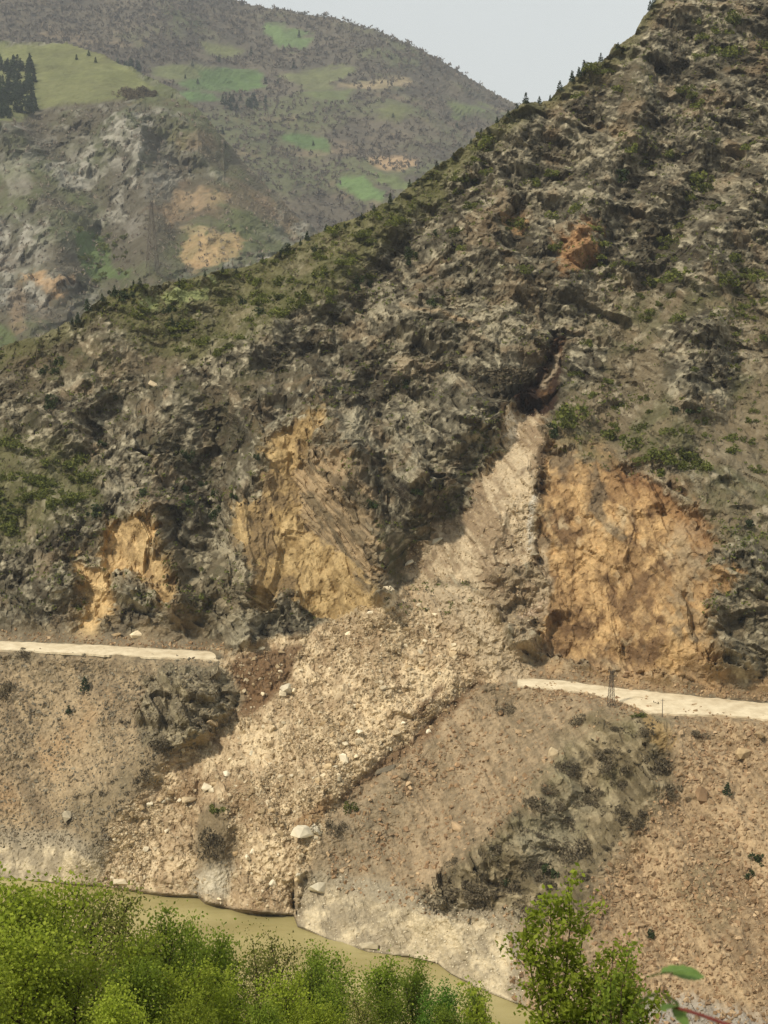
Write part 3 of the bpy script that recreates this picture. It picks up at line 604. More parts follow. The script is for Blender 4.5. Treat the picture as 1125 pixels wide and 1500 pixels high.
# --- road, two stretches either side of the slide
def road(u0, u1, label):
    uu = np.arange(u0, u1 + 1, 4.0); n = 7
    VV = []
    for k in range(n):
        t = k / (n - 1)
        e = 2.2 * fbm(uu, uu * 0, uu * 0, 1 / 22, 4, 0.7, 51 + k) * (k in (0, n - 1))
        v = ROAD_IN(uu) * (1 - t) + ROAD_OUT(uu) * t + e
        p = pt(uu, v, w_at_z(uu, v, Z_ROAD + 0.12 + 0.12 * (1 - (2 * t - 1) ** 2)))
        VV.append(p)
    VV = [VV[0] + np.array([0, 0, -0.5])] + VV + [VV[-1] + np.array([0, 0, -0.5])]
    G = np.stack(VV, 1); m, k2 = G.shape[:2]; ii = np.arange(m * k2).reshape(m, k2)
    FF = np.stack([ii[:-1, :-1], ii[:-1, 1:], ii[1:, 1:], ii[1:, :-1]], -1).reshape(-1, 4)
    o = link('road', mesh_np('road', G.reshape(-1, 3), FF[:, ::-1], M_ROAD))
    tag(o, label, 'road', kind='structure')
road(-160, 326, 'pale dusty road stretch left of the landslide, ending at the debris')
road(758, 1290, 'pale dusty road stretch right of the landslide below the orange cliff')
# --- river
wv = np.array([(-900, 235, 0), (900, 235, 0), (900, 900, 0), (-900, 900, 0)], float)
tag(link('river', mesh_np('river', wv, np.array([[0, 1, 2, 3]]), M_WATER)), 'muddy olive river at the foot of the debris', 'river', kind='structure')
# --- the hillside the picture was taken from
gx, gy = np.meshgrid(np.linspace(-220, 220, 111), np.linspace(-60, 300, 91), indexing='ij')
def near_z(x, y): 
    x = np.asarray(x, float); y = np.asarray(y, float)
    return np.where(y > 0, 148.0 - 0.553 * y, 148.0 - 0.25 * y) + 1.2 * fbm(x, y, 0 * x, 1 / 25, 3, 0.5, 61.0) * sstep(4, 40, np.abs(y))
gz = near_z(gx, gy)
ii = np.arange(gx.size).reshape(gx.shape)
FF = np.stack([ii[:-1, :-1], ii[1:, :-1], ii[1:, 1:], ii[:-1, 1:]], -1).reshape(-1, 4)
gn = fbm(gx, gy, gz, 1 / 6, 4, 0.6, 62.0)
gc = mixc(C(84, 92, 42) + 0 * gx[..., None], C(110, 98, 66), sstep(-.2, .4, gn))
tag(link('hillside', mesh_np('hillside', np.stack([gx, gy, gz], -1).reshape(-1, 3), FF, M_NEAR, gc.reshape(-1, 3), True)), 'grassy hillside under the leafy trees on the near bank', 'hillside', kind='structure')

# ================================================================== the mountains behind
def far_mesh(u0, u1, v0, v1, st, ridge, wr, vbase, wbase):
    a = np.arange(u0, u1 + st, st); b_ = np.arange(v0, v1 + st, st)
    UU, VV = np.meshgrid(a, b_, indexing='ij'); r = ridge(a)[:, None] + 2.0 * fbm(a[:, None], 0 * a[:, None], 0 * a[:, None], 1 / 25, 4, .6, 71.0)
    Wf = seg(VV, vbase, wbase(a)[:, None], r, wr(a)[:, None])
    return a, b_, UU, VV, r, Wf
def finish_far(a, b_, UU, VV, r, Wf, disp, colf, fields, name, label):
    n, m = UU.shape
    Pn = pt(UU, VV, Wf); No = -ray(UU, VV); No /= np.linalg.norm(No, axis=-1, keepdims=True)
    Pn = Pn + (No + np.array([0, 0, .35])) * disp[..., None]
    ov = np.clip(r - VV, 0, None); ir = np.clip(np.searchsorted(b_, r[:, 0]), 0, m - 1)
    Pr = Pn[np.arange(n), ir][:, None, :]
    bk = ov * 2.5
    Pn = np.where((ov > 0)[..., None], Pr + np.stack([0 * bk, bk, -0.35 * bk - 0.002 * bk ** 2], -1), Pn)
    ii = np.arange(n * m).reshape(n, m); Fq = np.stack([ii[:-1, :-1], ii[:-1, 1:], ii[1:, 1:], ii[1:, :-1]], -1)
    kp = VV[:-1, :-1] > r[:-1] - 60
    cl = np.zeros(kp.shape, int)
    for q, (lb, mm) in enumerate(fields): cl[(mm[:-1, :-1] > 0.5) & (ov[:-1, :-1] == 0)] = q + 1
    Fq = Fq[kp]; cl = cl[kp]; Pf = Pn.reshape(-1, 3); Cf = np.clip(colf, 0.01, 0.9).reshape(-1, 3)
    for q in range(len(fields) + 1):
        if not (cl == q).any(): continue
        used, inv = split(Pf, Fq, cl, q)
        nm = name if q == 0 else 'field'
        o = link(nm, mesh_np(nm, Pf[used], inv[:, ::-1], M_FAR, Cf[used]))
        tag(o, label if q == 0 else fields[q - 1][0], 'mountain' if q == 0 else 'field', kind='structure')
    def onf(u, v):
        i = np.clip(np.round((np.asarray(u, float) - a[0]) / (a[1] - a[0])).astype(int), 0, n - 1); j = np.clip(np.round((np.asarray(v, float) - b_[0]) / (b_[1] - b_[0])).astype(int), 0, m - 1)
        return Pn[i, j]
    return onf
# far mountain with bare woods and fields
R2 = cp([(-160, -170), (0, -120), (200, -70), (350, 0), (400, 13), (480, 25), (520, 36), (560, 51), (620, 76), (680, 106), (730, 136), (760, 152), (820, 190), (900, 250), (1000, 330)])
a, b_, UU, VV, r, Wf = far_mesh(-160, 960, -230, 440, 2.6, R2, cp([(-160, 3000), (400, 2900), (760, 2700), (1000, 2500)]), 440, cp([(-160, 1750), (500, 1700), (960, 1600)]))
Rf = 40 * np.exp(-(line_dist(UU, VV, [(300, 60), (420, 200), (520, 330)])[0] / 40) ** 2) - 50 * np.exp(-(line_dist(UU, VV, [(560, 60), (600, 160), (640, 260)])[0] / 60) ** 2) + 30 * np.exp(-(line_dist(UU, VV, [(130, 0), (220, 90)])[0] / 40) ** 2)
Wf = Wf + Rf
Pq = pt(UU, VV, Wf); X2, Y2, Z2 = Pq[..., 0], Pq[..., 1], Pq[..., 2]
n_a = fbm(X2, Y2, Z2, 1 / 160, 4, .55, 81.0); n_b = fbm(X2, Y2, Z2, 1 / 40, 4, .6, 82.0); n_c = fbm(X2, Y2, Z2, 1 / 14, 3, .6, 83.0)
disp2 = 35 * n_a + 8 * n_b + 2.5 * n_c
c2 = mixc(C(82, 76, 64) + 0 * UU[..., None], C(96, 88, 72), sstep(-.3, .3, n_b))
c2 = mixc(c2, C(88, 92, 60), 0.75 * sstep(0.05, 0.4, n_a + 0.4 * n_b + 0.0016 * (VV - 150)))
c2 = mixc(c2, C(124, 108, 84), 0.5 * sstep(.25, .5, fbm(X2, Y2, Z2, 1 / 60, 4, .6, 84.0)))
def far_fields(defs, UU, VV, X_, Y_, Z_, c, wamp=6):
    out = []
    du = wamp * fbm(X_, Y_, Z_, 1 / 35, 4, .6, 91.0); dv = wamp * fbm(X_, Y_, Z_, 1 / 35, 4, .6, 92.0)
    for lb, colr, poly in defs:
        mm = sstep(4, -4, poly_sdf(UU + du, VV + dv, poly)); out.append((lb, mm))
        c = mixc(c, C(colr[0] * .9, colr[1] * .85, colr[2] * .8) * (1 + 0.4 * fbm(X_, Y_, Z_, 1 / 25, 4, .6, 93.0)[..., None]), 0.8 * mm)
    return out, c
FD2 = [('bright green strip field near the skyline of the far mountain', (104, 138, 80), [(388, 36), (415, 40), (458, 52), (445, 66), (410, 64), (392, 50)]),
       ('pale green field just below the bare woods of the far mountain', (118, 130, 82), [(296, 66), (340, 64), (356, 72), (330, 80), (300, 80)]),
       ('long pale green field beside the green meadow spur', (112, 126, 78), [(222, 102), (260, 98), (310, 98), (300, 112), (250, 118), (224, 114)]),
       ('large deep green terraced field in the middle of the far slope', (88, 124, 66), [(256, 122), (300, 104), (350, 100), (386, 102), (388, 130), (350, 134), (290, 132)]),
       ('narrow green field below the large terraced field', (92, 130, 72), [(250, 136), (300, 136), (326, 142), (310, 154), (270, 150)]),
       ('dull green field right of the terraced field', (112, 124, 80), [(408, 104), (450, 96), (505, 98), (520, 104), (478, 128), (450, 130), (420, 116)]),
       ('green field patch in the brown woods below the track', (104, 120, 76), [(430, 134), (480, 132), (516, 136), (512, 150), (460, 152)]),
       ('long green field near the right end of the far slope', (108, 126, 76), [(658, 154), (700, 152), (722, 162), (690, 170), (662, 168)]),
       ('small dull green field left of the long right field', (108, 118, 76), [(548, 160), (590, 156), (604, 166), (580, 178), (552, 174)]),
       ('bright green field low in the valley beside the near ridge', (102, 138, 78), [(500, 262), (530, 260), (562, 284), (560, 298), (530, 294), (502, 282)]),
       ('green valley field touching the near ridge', (108, 128, 76), [(540, 250), (600, 262), (610, 275), (580, 282), (560, 266)]),
       ('dark green field above the valley field', (82, 116, 64), [(410, 205), (440, 198), (480, 205), (480, 228), (450, 222), (415, 214)])]
flds, c2 = far_fields(FD2, UU, VV, X2, Y2, Z2, c2, 14)
for poly, cc in (([(540, 232), (590, 226), (612, 236), (600, 250), (556, 246)], (168, 140, 104)), ([(500, 126), (540, 122), (600, 118), (600, 123), (540, 130)], (156, 138, 104))):
    c2 = mixc(c2, C(*cc), 0.8 * sstep(6, -4, poly_sdf(UU + 16 * n_c, VV + 10 * n_b, poly)))
on2 = finish_far(a, b_, UU, VV, r, Wf, disp2, c2, flds, 'far_mountain', 'far mountain with brown leafless woods and green fields against the sky')
wood_mask2 = lambda u, v: np.max([poly_sdf(np.asarray(u, float), np.asarray(v, float), d[2]) < 3 for d in FD2], axis=0)
# middle spur with rocky face and meadow top
R1 = cp([(-160, 70), (0, 62), (40, 60), (100, 64), (150, 78), (200, 106), (240, 126), (290, 160), (340, 214), (380, 258), (430, 310), (480, 350), (560, 410), (640, 470)])
a, b_, UU, VV, r, Wf = far_mesh(-160, 640, -10, 640, 2.0, R1, cp([(-160, 1750), (100, 1700), (300, 1500), (480, 1330), (640, 1250)]), 640, cp([(-160, 980), (200, 960), (640, 940)]))
RL1 = [([(0, 200), (60, 300), (100, 450)], -30, 40), ([(60, 170), (150, 300), (130, 420)], 26, 34), ([(190, 170), (220, 300), (215, 420)], -26, 30), ([(270, 190), (330, 300), (420, 380)], -20, 40), ([(250, 200), (270, 280), (260, 360)], 16, 24), ([(150, 350), (160, 420), (110, 470)], 24, 34), ([(0, 440), (60, 500), (60, 560)], -34, 44), ([(20, 420), (60, 450), (100, 480)], 20, 22)]
for pl, m_, wd in RL1: Wf = Wf + m_ * np.exp(-(line_dist(UU, VV, pl)[0] / wd) ** 2)
Wf = Wf - 60 * np.exp(-((VV - 158 - 0.12 * np.abs(UU - 120)) / 45) ** 2) * (UU < 330)
Pq = pt(UU, VV, Wf); X1, Y1, Z1 = Pq[..., 0], Pq[..., 1], Pq[..., 2]
n_a = fbm(X1, Y1, Z1, 1 / 90, 4, .55, 101.0); n_b = fbm(X1, Y1, Z1, 1 / 24, 4, .6, 102.0); n_c = fbm(X1, Y1, Z1, 1 / 8, 3, .6, 103.0)
g1, tt1, _ = facet(X1 + 8 * n_b, 1.2 * Z1 + 8 * n_c, 26, 5); g2, tt2, _ = facet(X1 + 5 * n_b, 1.2 * Z1, 11, 6); g3, tt3, _ = facet(X1 + 3 * n_b, 1.2 * Z1, 5, 7)
MD = [('green meadow on top of the rocky spur at the upper left', (118, 128, 82), [(-170, 70), (40, 66), (100, 62), (150, 76), (176, 92), (200, 108), (224, 132), (180, 142), (140, 150), (100, 152), (60, 160), (20, 178), (-170, 190)]),
      ('bright green grass patch low in the ravine at left', (92, 118, 66), [(112, 345), (135, 338), (160, 360), (165, 392), (190, 396), (185, 412), (140, 410), (118, 385)]),
      ('green grass slope at the left edge beside the near ridge', (98, 116, 72), [(-160, 440), (0, 470), (22, 490), (28, 520), (10, 560), (-160, 560)])]
top = sstep(2, -8, poly_sdf(UU, VV, MD[0][2]))
crag1 = np.clip(sstep(-.2, .3, fbm(X1, Y1, Z1, 1 / 70, 3, .5, 104.0) + 0.25 * np.exp(-(line_dist(UU, VV, [(0, 220), (60, 200), (130, 180), (220, 190), (260, 220)])[0] / 40) ** 2)), 0, 1) * (1 - top)
disp1 = (7 * g1 + 4 * g2 + 2.0 * g3) * (.35 + .9 * crag1) * (1 - .85 * top) + (14 * n_a + 6 * n_b + 2 * n_c) * (1 - .6 * top)
tn = .5 * tt1 + .5 * tt2 + .5 * tt3
c1 = mixc(C(84, 78, 62) + 0 * UU[..., None], C(84, 88, 56), sstep(-.2, .35, n_a + .4 * n_b))
c1 = mixc(c1, mixc(C(88, 85, 74) + 0 * UU[..., None], C(142, 137, 122), sstep(-.2, .8, tn + n_b)), np.clip(crag1 * (.5 + .6 * tn), 0, 1))
c1 = mixc(c1, C(100, 84, 66), .6 * sstep(.2, .5, fbm(X1, Y1, Z1, 1 / 45, 4, .6, 105.0)))
for poly, cc, s in (([(272, 352), (300, 345), (340, 348), (356, 360), (345, 380), (300, 392), (275, 402), (268, 385)], (186, 152, 108), .95), ([(248, 286), (262, 276), (290, 282), (318, 280), (335, 292), (300, 304), (270, 306), (256, 330), (240, 342), (246, 315)], (170, 142, 106), .8),
                    ([(255, 335), (300, 345), (340, 350), (330, 344), (280, 336)], (160, 140, 104), .9), ([(36, 405), (60, 400), (104, 410), (100, 420), (60, 422)], (196, 156, 108), .9), ([(10, 425), (36, 420), (36, 480), (20, 485)], (156, 128, 96), .6), ([(50, 440), (70, 430), (66, 470), (52, 475)], (150, 126, 96), .5),
                    ([(380, 280), (392, 290), (440, 345), (430, 350)], (156, 130, 98), .7), ([(250, 200), (290, 190), (310, 215), (270, 226)], (138, 118, 92), .6), ([(184, 320), (215, 306), (208, 335), (190, 350)], (136, 130, 118), .8), ([(215, 250), (255, 250), (250, 285), (215, 290)], (130, 126, 114), .7), ([(0, 240), (36, 220), (60, 215), (40, 280), (10, 300)], (144, 138, 124), .7), ([(186, 140), (205, 136), (208, 142), (192, 148)], (176, 142, 96), .8)):
    c1 = mixc(c1, C(*cc), s * .68 * sstep(6, -6, poly_sdf(UU + 18 * n_b, VV + 14 * n_c, poly) + 5 * tt2 + 4 * tt3) * (.75 + .25 * tt3))
flds1, c1 = far_fields(MD, UU, VV, X1, Y1, Z1, c1, 10)
on1 = finish_far(a, b_, UU, VV, r, Wf, disp1, c1, flds1, 'rocky_spur', 'grey rocky spur below the green meadow at the upper left')
print('far', round(time.time() - T0, 1))
# ================================================================== stones
def ico(sub):
    import bmesh
    bm = bmesh.new(); bmesh.ops.create_icosphere(bm, subdivisions=sub, radius=1.0)
    v = np.array([x.co[:] for x in bm.verts]); f = np.array([[y.index for y in x.verts] for x in bm.faces]); bm.free(); return v, f
ICO1, ICO2 = ico(1), ico(2)
def stone(base, r, cuts=7):
    v = base[0].copy() * r.uniform(0.85, 1.15, (len(base[0]), 1))
    for _ in range(cuts):                      # broken flat faces
        n = r.normal(size=3); n /= np.linalg.norm(n); d = r.uniform(0.45, 0.8)
        e = v @ n - d; v = v - np.clip(e, 0, None)[:, None] * n
    return v * np.array([1.0, r.uniform(0.6, 0.95), r.uniform(0.45, 0.8)]), base[1]
CUBE_V = np.array([(x, y, z) for x in (-1, 1) for y in (-1, 1) for z in (-1, 1)], float) * .72
CUBE_F = np.array([(0, 1, 3), (0, 3, 2), (4, 6, 7), (4, 7, 5), (0, 4, 5), (0, 5, 1), (2, 3, 7), (2, 7, 6), (0, 2, 6), (0, 6, 4), (1, 5, 7), (1, 7, 3)])
def shard(r):                                  # a broken block: a box with its corners knocked about
    v = CUBE_V * r.uniform(.45, 1.2, (8, 3)) * np.array([1.15, r.uniform(.6, 1), r.uniform(.4, .9)])
    v[:, 0] += r.uniform(-.5, .5) * v[:, 2]; return v, CUBE_F
ST_LOW = [shard(rng) for _ in range(24)]
def block(r):                                  # angular broken block: hull of a few points near the faces of a box
    import bmesh
    bm = bmesh.new()
    q = r.uniform(-1, 1, (22, 3)); k = np.argmax(np.abs(q), 1); q[np.arange(22), k] = np.sign(q[np.arange(22), k]) * r.uniform(.8, 1, 22)
    q *= np.array([1.0, r.uniform(.6, .9), r.uniform(.55, .8)]) * .8
    for p_ in q: bm.verts.new(p_)
    bmesh.ops.convex_hull(bm, input=bm.verts); bmesh.ops.delete(bm, geom=[v_ for v_ in bm.verts if not v_.link_faces], context='VERTS'); bm.verts.index_update()
    v = np.array([x.co[:] for x in bm.verts]); f = np.array([[y.index for y in x.verts] for x in bm.faces]); bm.free(); return v, f
ST_HI = [block(rng) for _ in range(10)]
def rot_rand(n):
    q = rng.normal(size=(n, 4)); q /= np.linalg.norm(q, axis=1, keepdims=True); w, x, y, z = q.T
    return np.stack([np.stack([1 - 2 * (y * y + z * z), 2 * (x * y - z * w), 2 * (x * z + y * w)], -1), np.stack([2 * (x * y + z * w), 1 - 2 * (x * x + z * z), 2 * (y * z - x * w)], -1), np.stack([2 * (x * z - y * w), 2 * (y * z + x * w), 1 - 2 * (x * x + y * y)], -1)], -2)
def rubble(pts, sizes, name, label, mat, cat):
    n = len(pts); Rm = rot_rand(n); Vs, Fs = [], []; off = 0
    var = rng.integers(0, len(ST_LOW), n)
    for k, (sv, sf) in enumerate(ST_LOW):
        m = var == k; c = int(m.sum())
        if not c: continue
        vv = np.einsum('nij,vj->nvi', Rm[m], sv) * sizes[m][:, None, None] + pts[m][:, None, :]
        ff = sf[None] + (np.arange(c) * len(sv))[:, None, None] + off
        Vs.append(vv.reshape(-1, 3)); Fs.append(ff.reshape(-1, 3)); off += c * len(sv)
    o = link(name, mesh_np(name, np.concatenate(Vs), np.concatenate(Fs), mat))
    return tag(o, label, cat, kind='stuff')
def scatter(n, u0, u1, v0, v1, wfun):
    u = rng.uniform(u0, u1, n * 6); v = rng.uniform(v0, v1, n * 6)
    i = np.clip(np.searchsorted(us, u), 0, nu - 1); j = np.clip(np.searchsorted(vs, v), 0, nv - 1)
    p = wfun(i, j); k = rng.random(n * 6) < p
    return u[k][:n], v[k][:n]
def m_at(k): return lambda i, j: mk[k][i, j]
browns = np.maximum.reduce([mk['brown1'], mk['brown2'], mk['brown3'], mk['chute']])
patch = sstep(-0.25, 0.25, fbm(X, Y, Z, 1 / 9, 4, 0.6, 47.0))
vis = (V < vsh - 1)
u, v = scatter(20000, 140, 790, 845, 1345, lambda i, j: mk['debris'][i, j] * (1 - 0.75 * browns[i, j]) * (1 - 0.8 * dust[i, j]) * np.clip(0.08 + 0.75 * patch[i, j] * (.6 + 1.2 * dn3[i, j]), 0, 1) * vis[i, j])
sz = np.clip(rng.lognormal(math.log(0.19), 0.5, len(u)), 0.08, 1.0)
rubble(on(u, v) + np.array([0, 0, 0.05]), sz, 'rubble', 'countless small tan stones covering the landslide debris fan', M_STONE_TAN, 'rubble')
u, v = scatter(8500, 480, 1180, 1000, 1505, lambda i, j: np.maximum(mk['scree_r'][i, j], 0.6 * mk['slope_low_r'][i, j]) * (1 - mk['outcrop_r'][i, j]) * (1 - mk['debris'][i, j]) * (1 - mk['bank_r'][i, j]) * (0.3 + 0.7 * patch[i, j]) * vis[i, j])
rubble(on(u, v), np.clip(rng.lognormal(math.log(0.26), 0.55, len(u)), 0.08, 0.7), 'rubble', 'small reddish stones scattered over the slopes under the right road', M_STONE_RED, 'rubble')
u, v = scatter(5500, -20, 420, 950, 1290, lambda i, j: mk['slope_low'][i, j] * (1 - mk['debris'][i, j]) * (1 - mk['bank_l'][i, j]) * (0.3 + 0.7 * patch[i, j]) * vis[i, j])
rubble(on(u, v), np.clip(rng.lognormal(math.log(0.21), 0.45, len(u)), 0.08, 0.6), 'rubble', 'small grey brown stones scattered over the slope under the left road', M_STONE_GREY, 'rubble')
u, v = scatter(1400, 430, 780, 1270, 1480, lambda i, j: np.maximum(mk['bank_r'][i, j], mk['bank_r2'][i, j] * .7) * vis[i, j])
rubble(on(u, v), np.clip(rng.lognormal(math.log(0.13), 0.4, len(u)), 0.06, 0.5), 'rubble', 'pale stones lying along the cream right river bank', M_STONE_PALE, 'rubble')
fu = np.concatenate([rng.uniform(-10, 330, 500), rng.uniform(770, 1130, 700), rng.uniform(780, 935, 500)]); 
fv = np.concatenate([ROAD_IN(fu[:500]) - np.abs(rng.normal(0, 7, 500)) - 2, ROAD_IN(fu[500:1200]) - np.abs(rng.normal(0, 10, 700)) - 2, ROAD_OUT(fu[1200:]) + np.abs(rng.normal(0, 7, 500))])
rubble(on(fu, fv), np.clip(rng.lognormal(math.log(0.2), 0.5, len(fu)), 0.08, 0.7), 'rubble', 'loose brown stones lying along the edges of the road', M_STONE_RED, 'rubble')
u, v = scatter(2600, 380, 800, 600, 960, lambda i, j: np.clip(mk['slideface'][i, j] + mk['mixed'][i, j] * .7, 0, 1) * (0.2 + 0.8 * patch[i, j]))
rubble(on(u, v), np.clip(rng.lognormal(math.log(0.2), 0.45, len(u)), 0.08, 0.7), 'rubble', 'broken stones resting on the pale slide scar', M_STONE_TAN, 'rubble')
# single boulders
BMESH = {}
def boulder_mesh(k, mat):
    key = (k, mat.name)
    if key not in BMESH: BMESH[key] = mesh_np('boulder', ST_HI[k][0], ST_HI[k][1], mat)
    return BMESH[key]
def boulder(u, v, size, mat, label, group=None, k=None, flat=None):
    k = int(rng.integers(0, len(ST_HI))) if k is None else k
    p = on(np.array([u * 1.0]), np.array([v * 1.0]))[0]
    o = link('boulder', boulder_mesh(k, mat)); o.location = p + np.array([0, -0.15 * size, 0.12 * size])
    o.rotation_euler = tuple(rng.uniform(-0.5, 0.5, 2)) + (rng.uniform(0, 6.28),)
    s = np.array([1, 1, 1.0]) if flat is None else np.array(flat); o.scale = 1.45 * size * s
    return tag(o, label, 'boulder', group)
ONE = [  # place, radius m, stone, label
    (446, 1222, 2.7, M_STONE_PALE, 'largest cream block, tilted on the lower right debris', (1.0, .85, .7)),
    (462, 1218, 1.7, M_STONE_PALE, 'cream block leaning on the right end of the largest cream block', (1, .8, .8)),
    (505, 1112, 1.5, M_STONE_PALE, 'brightest white block in the middle of the debris fan', (.8, .8, 1.2)),
    (506, 1092, 1.0, M_STONE_PALE, 'small white block directly above the brightest white one', None),
    (524, 1073, 1.2, M_STONE_PALE, 'pale slab above and right of the brightest white block', (1.2, .8, .7)),
    (466, 1303, 2.0, M_STONE_PALE, 'rounded pale boulder on the top corner of the cream river bank', (1.1, .9, .95)),
    (417, 1011, 1.6, M_STONE_PALE, 'pale boulder at the head of a brown furrow below the buried road', None),
    (428, 1012, 1.0, M_STONE_TAN, 'tan block touching the pale boulder at the brown furrow', None),
    (303, 1153, 1.5, M_STONE_PALE, 'flat cream slab above the dark rock island in the debris', (1.1, .85, .6)),
    (332, 1134, 1.0, M_STONE_PALE, 'small cream block up and right of the flat cream slab', None),
    (277, 1175, 1.6, M_STONE_TAN, 'broad tan slab below and left of the flat cream slab', (1.1, .85, .6)),
    (178, 1293, 1.4, M_STONE_PALE, 'white boulder at the waterline near the left end of the debris', (1.2, .9, .8)),
    (99, 1195, 1.9, M_STONE_GREY, 'lone grey boulder on the lower left scree slope', (1.2, .8, .8)),
    (312, 1062, 1.6, M_STONE_TAN, 'orange tan boulder at the lower edge of the left layered outcrop', None),
    (200, 930, 1.8, M_STONE_TAN, 'tan boulder on the verge beside the left road', (1, .9, 1.1)),
    (173, 930, 1.3, M_STONE_TAN, 'low slab left of the tan boulder on the left road verge', (1.3, .8, .5)),
    (1087, 1107, 1.7, M_STONE_TAN, 'rounded tan boulder on the slope below the right road', (1, .9, .9)),
    (1112, 1080, 1.5, M_STONE_TAN, 'flat tan slab at the right edge just below the road', (1.2, .9, .6)),
    (1028, 1168, 2.0, M_STONE_RED, 'upright orange block low on the right scree', (.8, .8, 1.3)),
    (563, 1130, 1.8, M_STONE_GREY, 'dark slab at the right border of the debris fan', (1.4, .7, .5)),
    (590, 1138, .9, M_STONE_GREY, 'small grey block right of the dark slab at the debris border', None),
    (672, 1215, 1.5, M_STONE_RED, 'slanting brown slab in the scree right of the debris', (1.15, .8, .6)),
    (810, 1105, 1.4, M_STONE_TAN, 'curved cream stone at the left rim of the rocky spur', (.7, .7, 1.2)),
    (540, 1385, 1.4, M_STONE_GREY, 'brown stone half buried at the water below the cream bank', (1.4, .8, .7)),
    (570, 866, 1.5, M_STONE_PALE, 'pale boulder at the narrow top of the debris fan', None),
    (640, 790, 1.3, M_STONE_PALE, 'pale block in the dark gully above the debris fan', (1.3, .8, .7)),
    (600, 822, 1.4, M_STONE_PALE, 'white slab at the mouth of the dark gully', (1.4, .8, .5)),
    (225, 566, 1.3, M_STONE_TAN, 'cream boulder alone on the rocky left shoulder of the mountain', (1.1, .9, .8)),
]
for u, v, s_, m_, lb, fl in ONE: boulder(u, v, s_, m_, lb, flat=fl)
u, v = scatter(150, 160, 740, 880, 1335, lambda i, j: mk['debris'][i, j] * (1 - 0.6 * browns[i, j]) * (1 - 0.7 * dust[i, j]) * (V[i, j] < vsh[i, 0] - 6))
for a_, c_ in zip(u, v): boulder(a_, c_, float(rng.uniform(0.35, .85)), M_STONE_TAN if rng.random() < .75 else M_STONE_PALE, 'angular tan block among the stones of the landslide debris fan', 'blocks strewn over the debris fan')
u, v = scatter(70, 880, 1120, 1070, 1480, lambda i, j: mk['scree_r'][i, j])
for a_, c_ in zip(u, v): boulder(a_, c_, float(rng.uniform(0.35, .8)), M_STONE_RED, 'reddish block among the stones of the right hand scree', 'blocks strewn over the right scree')
u, v = scatter(36, 500, 820, 1030, 1290, lambda i, j: mk['slope_low_r'][i, j] * (1 - mk['outcrop_r'][i, j]) * (1 - mk['debris'][i, j]))
for a_, c_ in zip(u, v): boulder(a_, c_, float(rng.uniform(0.4, 0.8)), M_STONE_RED, 'brown block on the scree between debris and rocky spur', 'blocks on the middle scree')
print('stones', round(time.time() - T0, 1))

# ================================================================== plants
def quads(c, size, r, stretch=1.6, up=0.0):
    """leaf quads at centres c"""
    n = len(c); d = r.normal(size=(n, 3)); d[:, 2] += up; d /= np.linalg.norm(d, axis=1, keepdims=True)
    e = np.cross(d, r.normal(size=(n, 3))); e /= np.linalg.norm(e, axis=1, keepdims=True)
    s = size * r.uniform(0.6, 1.3, (n, 1)); a_ = d * s * stretch * .5; b2 = e * s * .5
    V_ = np.stack([c - a_, c + b2, c + a_, c - b2], 1).reshape(-1, 3)
    return V_, np.arange(4 * n).reshape(n, 4)
def tube(path, radii, sides=5):
    path = np.asarray(path, float); n = len(path); Vt = []
    for i in range(n):
        t = path[min(i + 1, n - 1)] - path[max(i - 1, 0)]; t = t / (np.linalg.norm(t) + 1e-9)
        a_ = np.cross(t, [0.31, 0.83, 0.47]); a_ /= np.linalg.norm(a_); b2 = np.cross(t, a_)
        for k in range(sides):
            g = 2 * math.pi * k / sides; Vt.append(path[i] + radii[i] * (a_ * math.cos(g) + b2 * math.sin(g)))
    Ft = [[i * sides + k, i * sides + (k + 1) % sides, (i + 1) * sides + (k + 1) % sides, (i + 1) * sides + k] for i in range(n - 1) for k in range(sides)]
    return np.array(Vt), np.array(Ft)
def join(parts):
    Vs, Fs, o = [], [], 0
    for v_, f_ in parts: Vs.append(v_); Fs.append(f_ + o); o += len(v_)
    return np.concatenate(Vs), np.concatenate(Fs)
def bush_mesh(name, mat, n, leaf, shape, seed, lumps=7, up=0.3):
    r = np.random.default_rng(seed)
    cs = r.normal(size=(lumps, 3)) * np.array([.5, .5, .3]) + np.array([0, 0, .45]); rs = r.uniform(.3, .6, lumps)
    k = r.integers(0, lumps, n); d = r.normal(size=(n, 3)); d /= np.linalg.norm(d, axis=1, keepdims=True)
    c = cs[k] + d * (rs[k] * r.uniform(.55, 1.05, n))[:, None]; c[:, 2] = np.maximum(c[:, 2], -.1)
    c = c * np.array(shape)
    v_, f_ = quads(c, leaf, r, 1.5, up)
    return mesh_np(name, v_, f_, mat)
def conifer_mesh(name, mat, seed, width=.28, tiers=9):
    r = np.random.default_rng(seed); C_ = []
    for i in range(tiers):
        t = (i + .3) / tiers; z = .12 + .86 * t; rad = width * (1 - t) ** .85 + .02
        m = int(26 * (1 - t) + 7)
        g = r.uniform(0, 6.28, m); q = rad * np.sqrt(r.uniform(.1, 1, m)) * r.uniform(.75, 1.15)
        C_.append(np.stack([q * np.cos(g), q * np.sin(g), z - q * .35 + r.normal(0, .015, m)], -1))
    c = np.concatenate(C_); v_, f_ = quads(c, .075, r, 2.0, .1)
    tv, tf = tube([(0, 0, -.05), (0, 0, .5), (0, 0, 1)], [.02, .014, .004], 4)
    v_, f_ = join([(v_, f_), (tv, tf)])
    return mesh_np(name, v_, f_, mat)
SHRUB = [bush_mesh('shrub', M_SHRUB, 420, .17, (1, 1, .85), 100 + i) for i in range(5)]
DARK = [bush_mesh('evergreen_bush', M_DARKBUSH, 420, .17, (.85, .85, 1.0), 120 + i, 6) for i in range(4)]
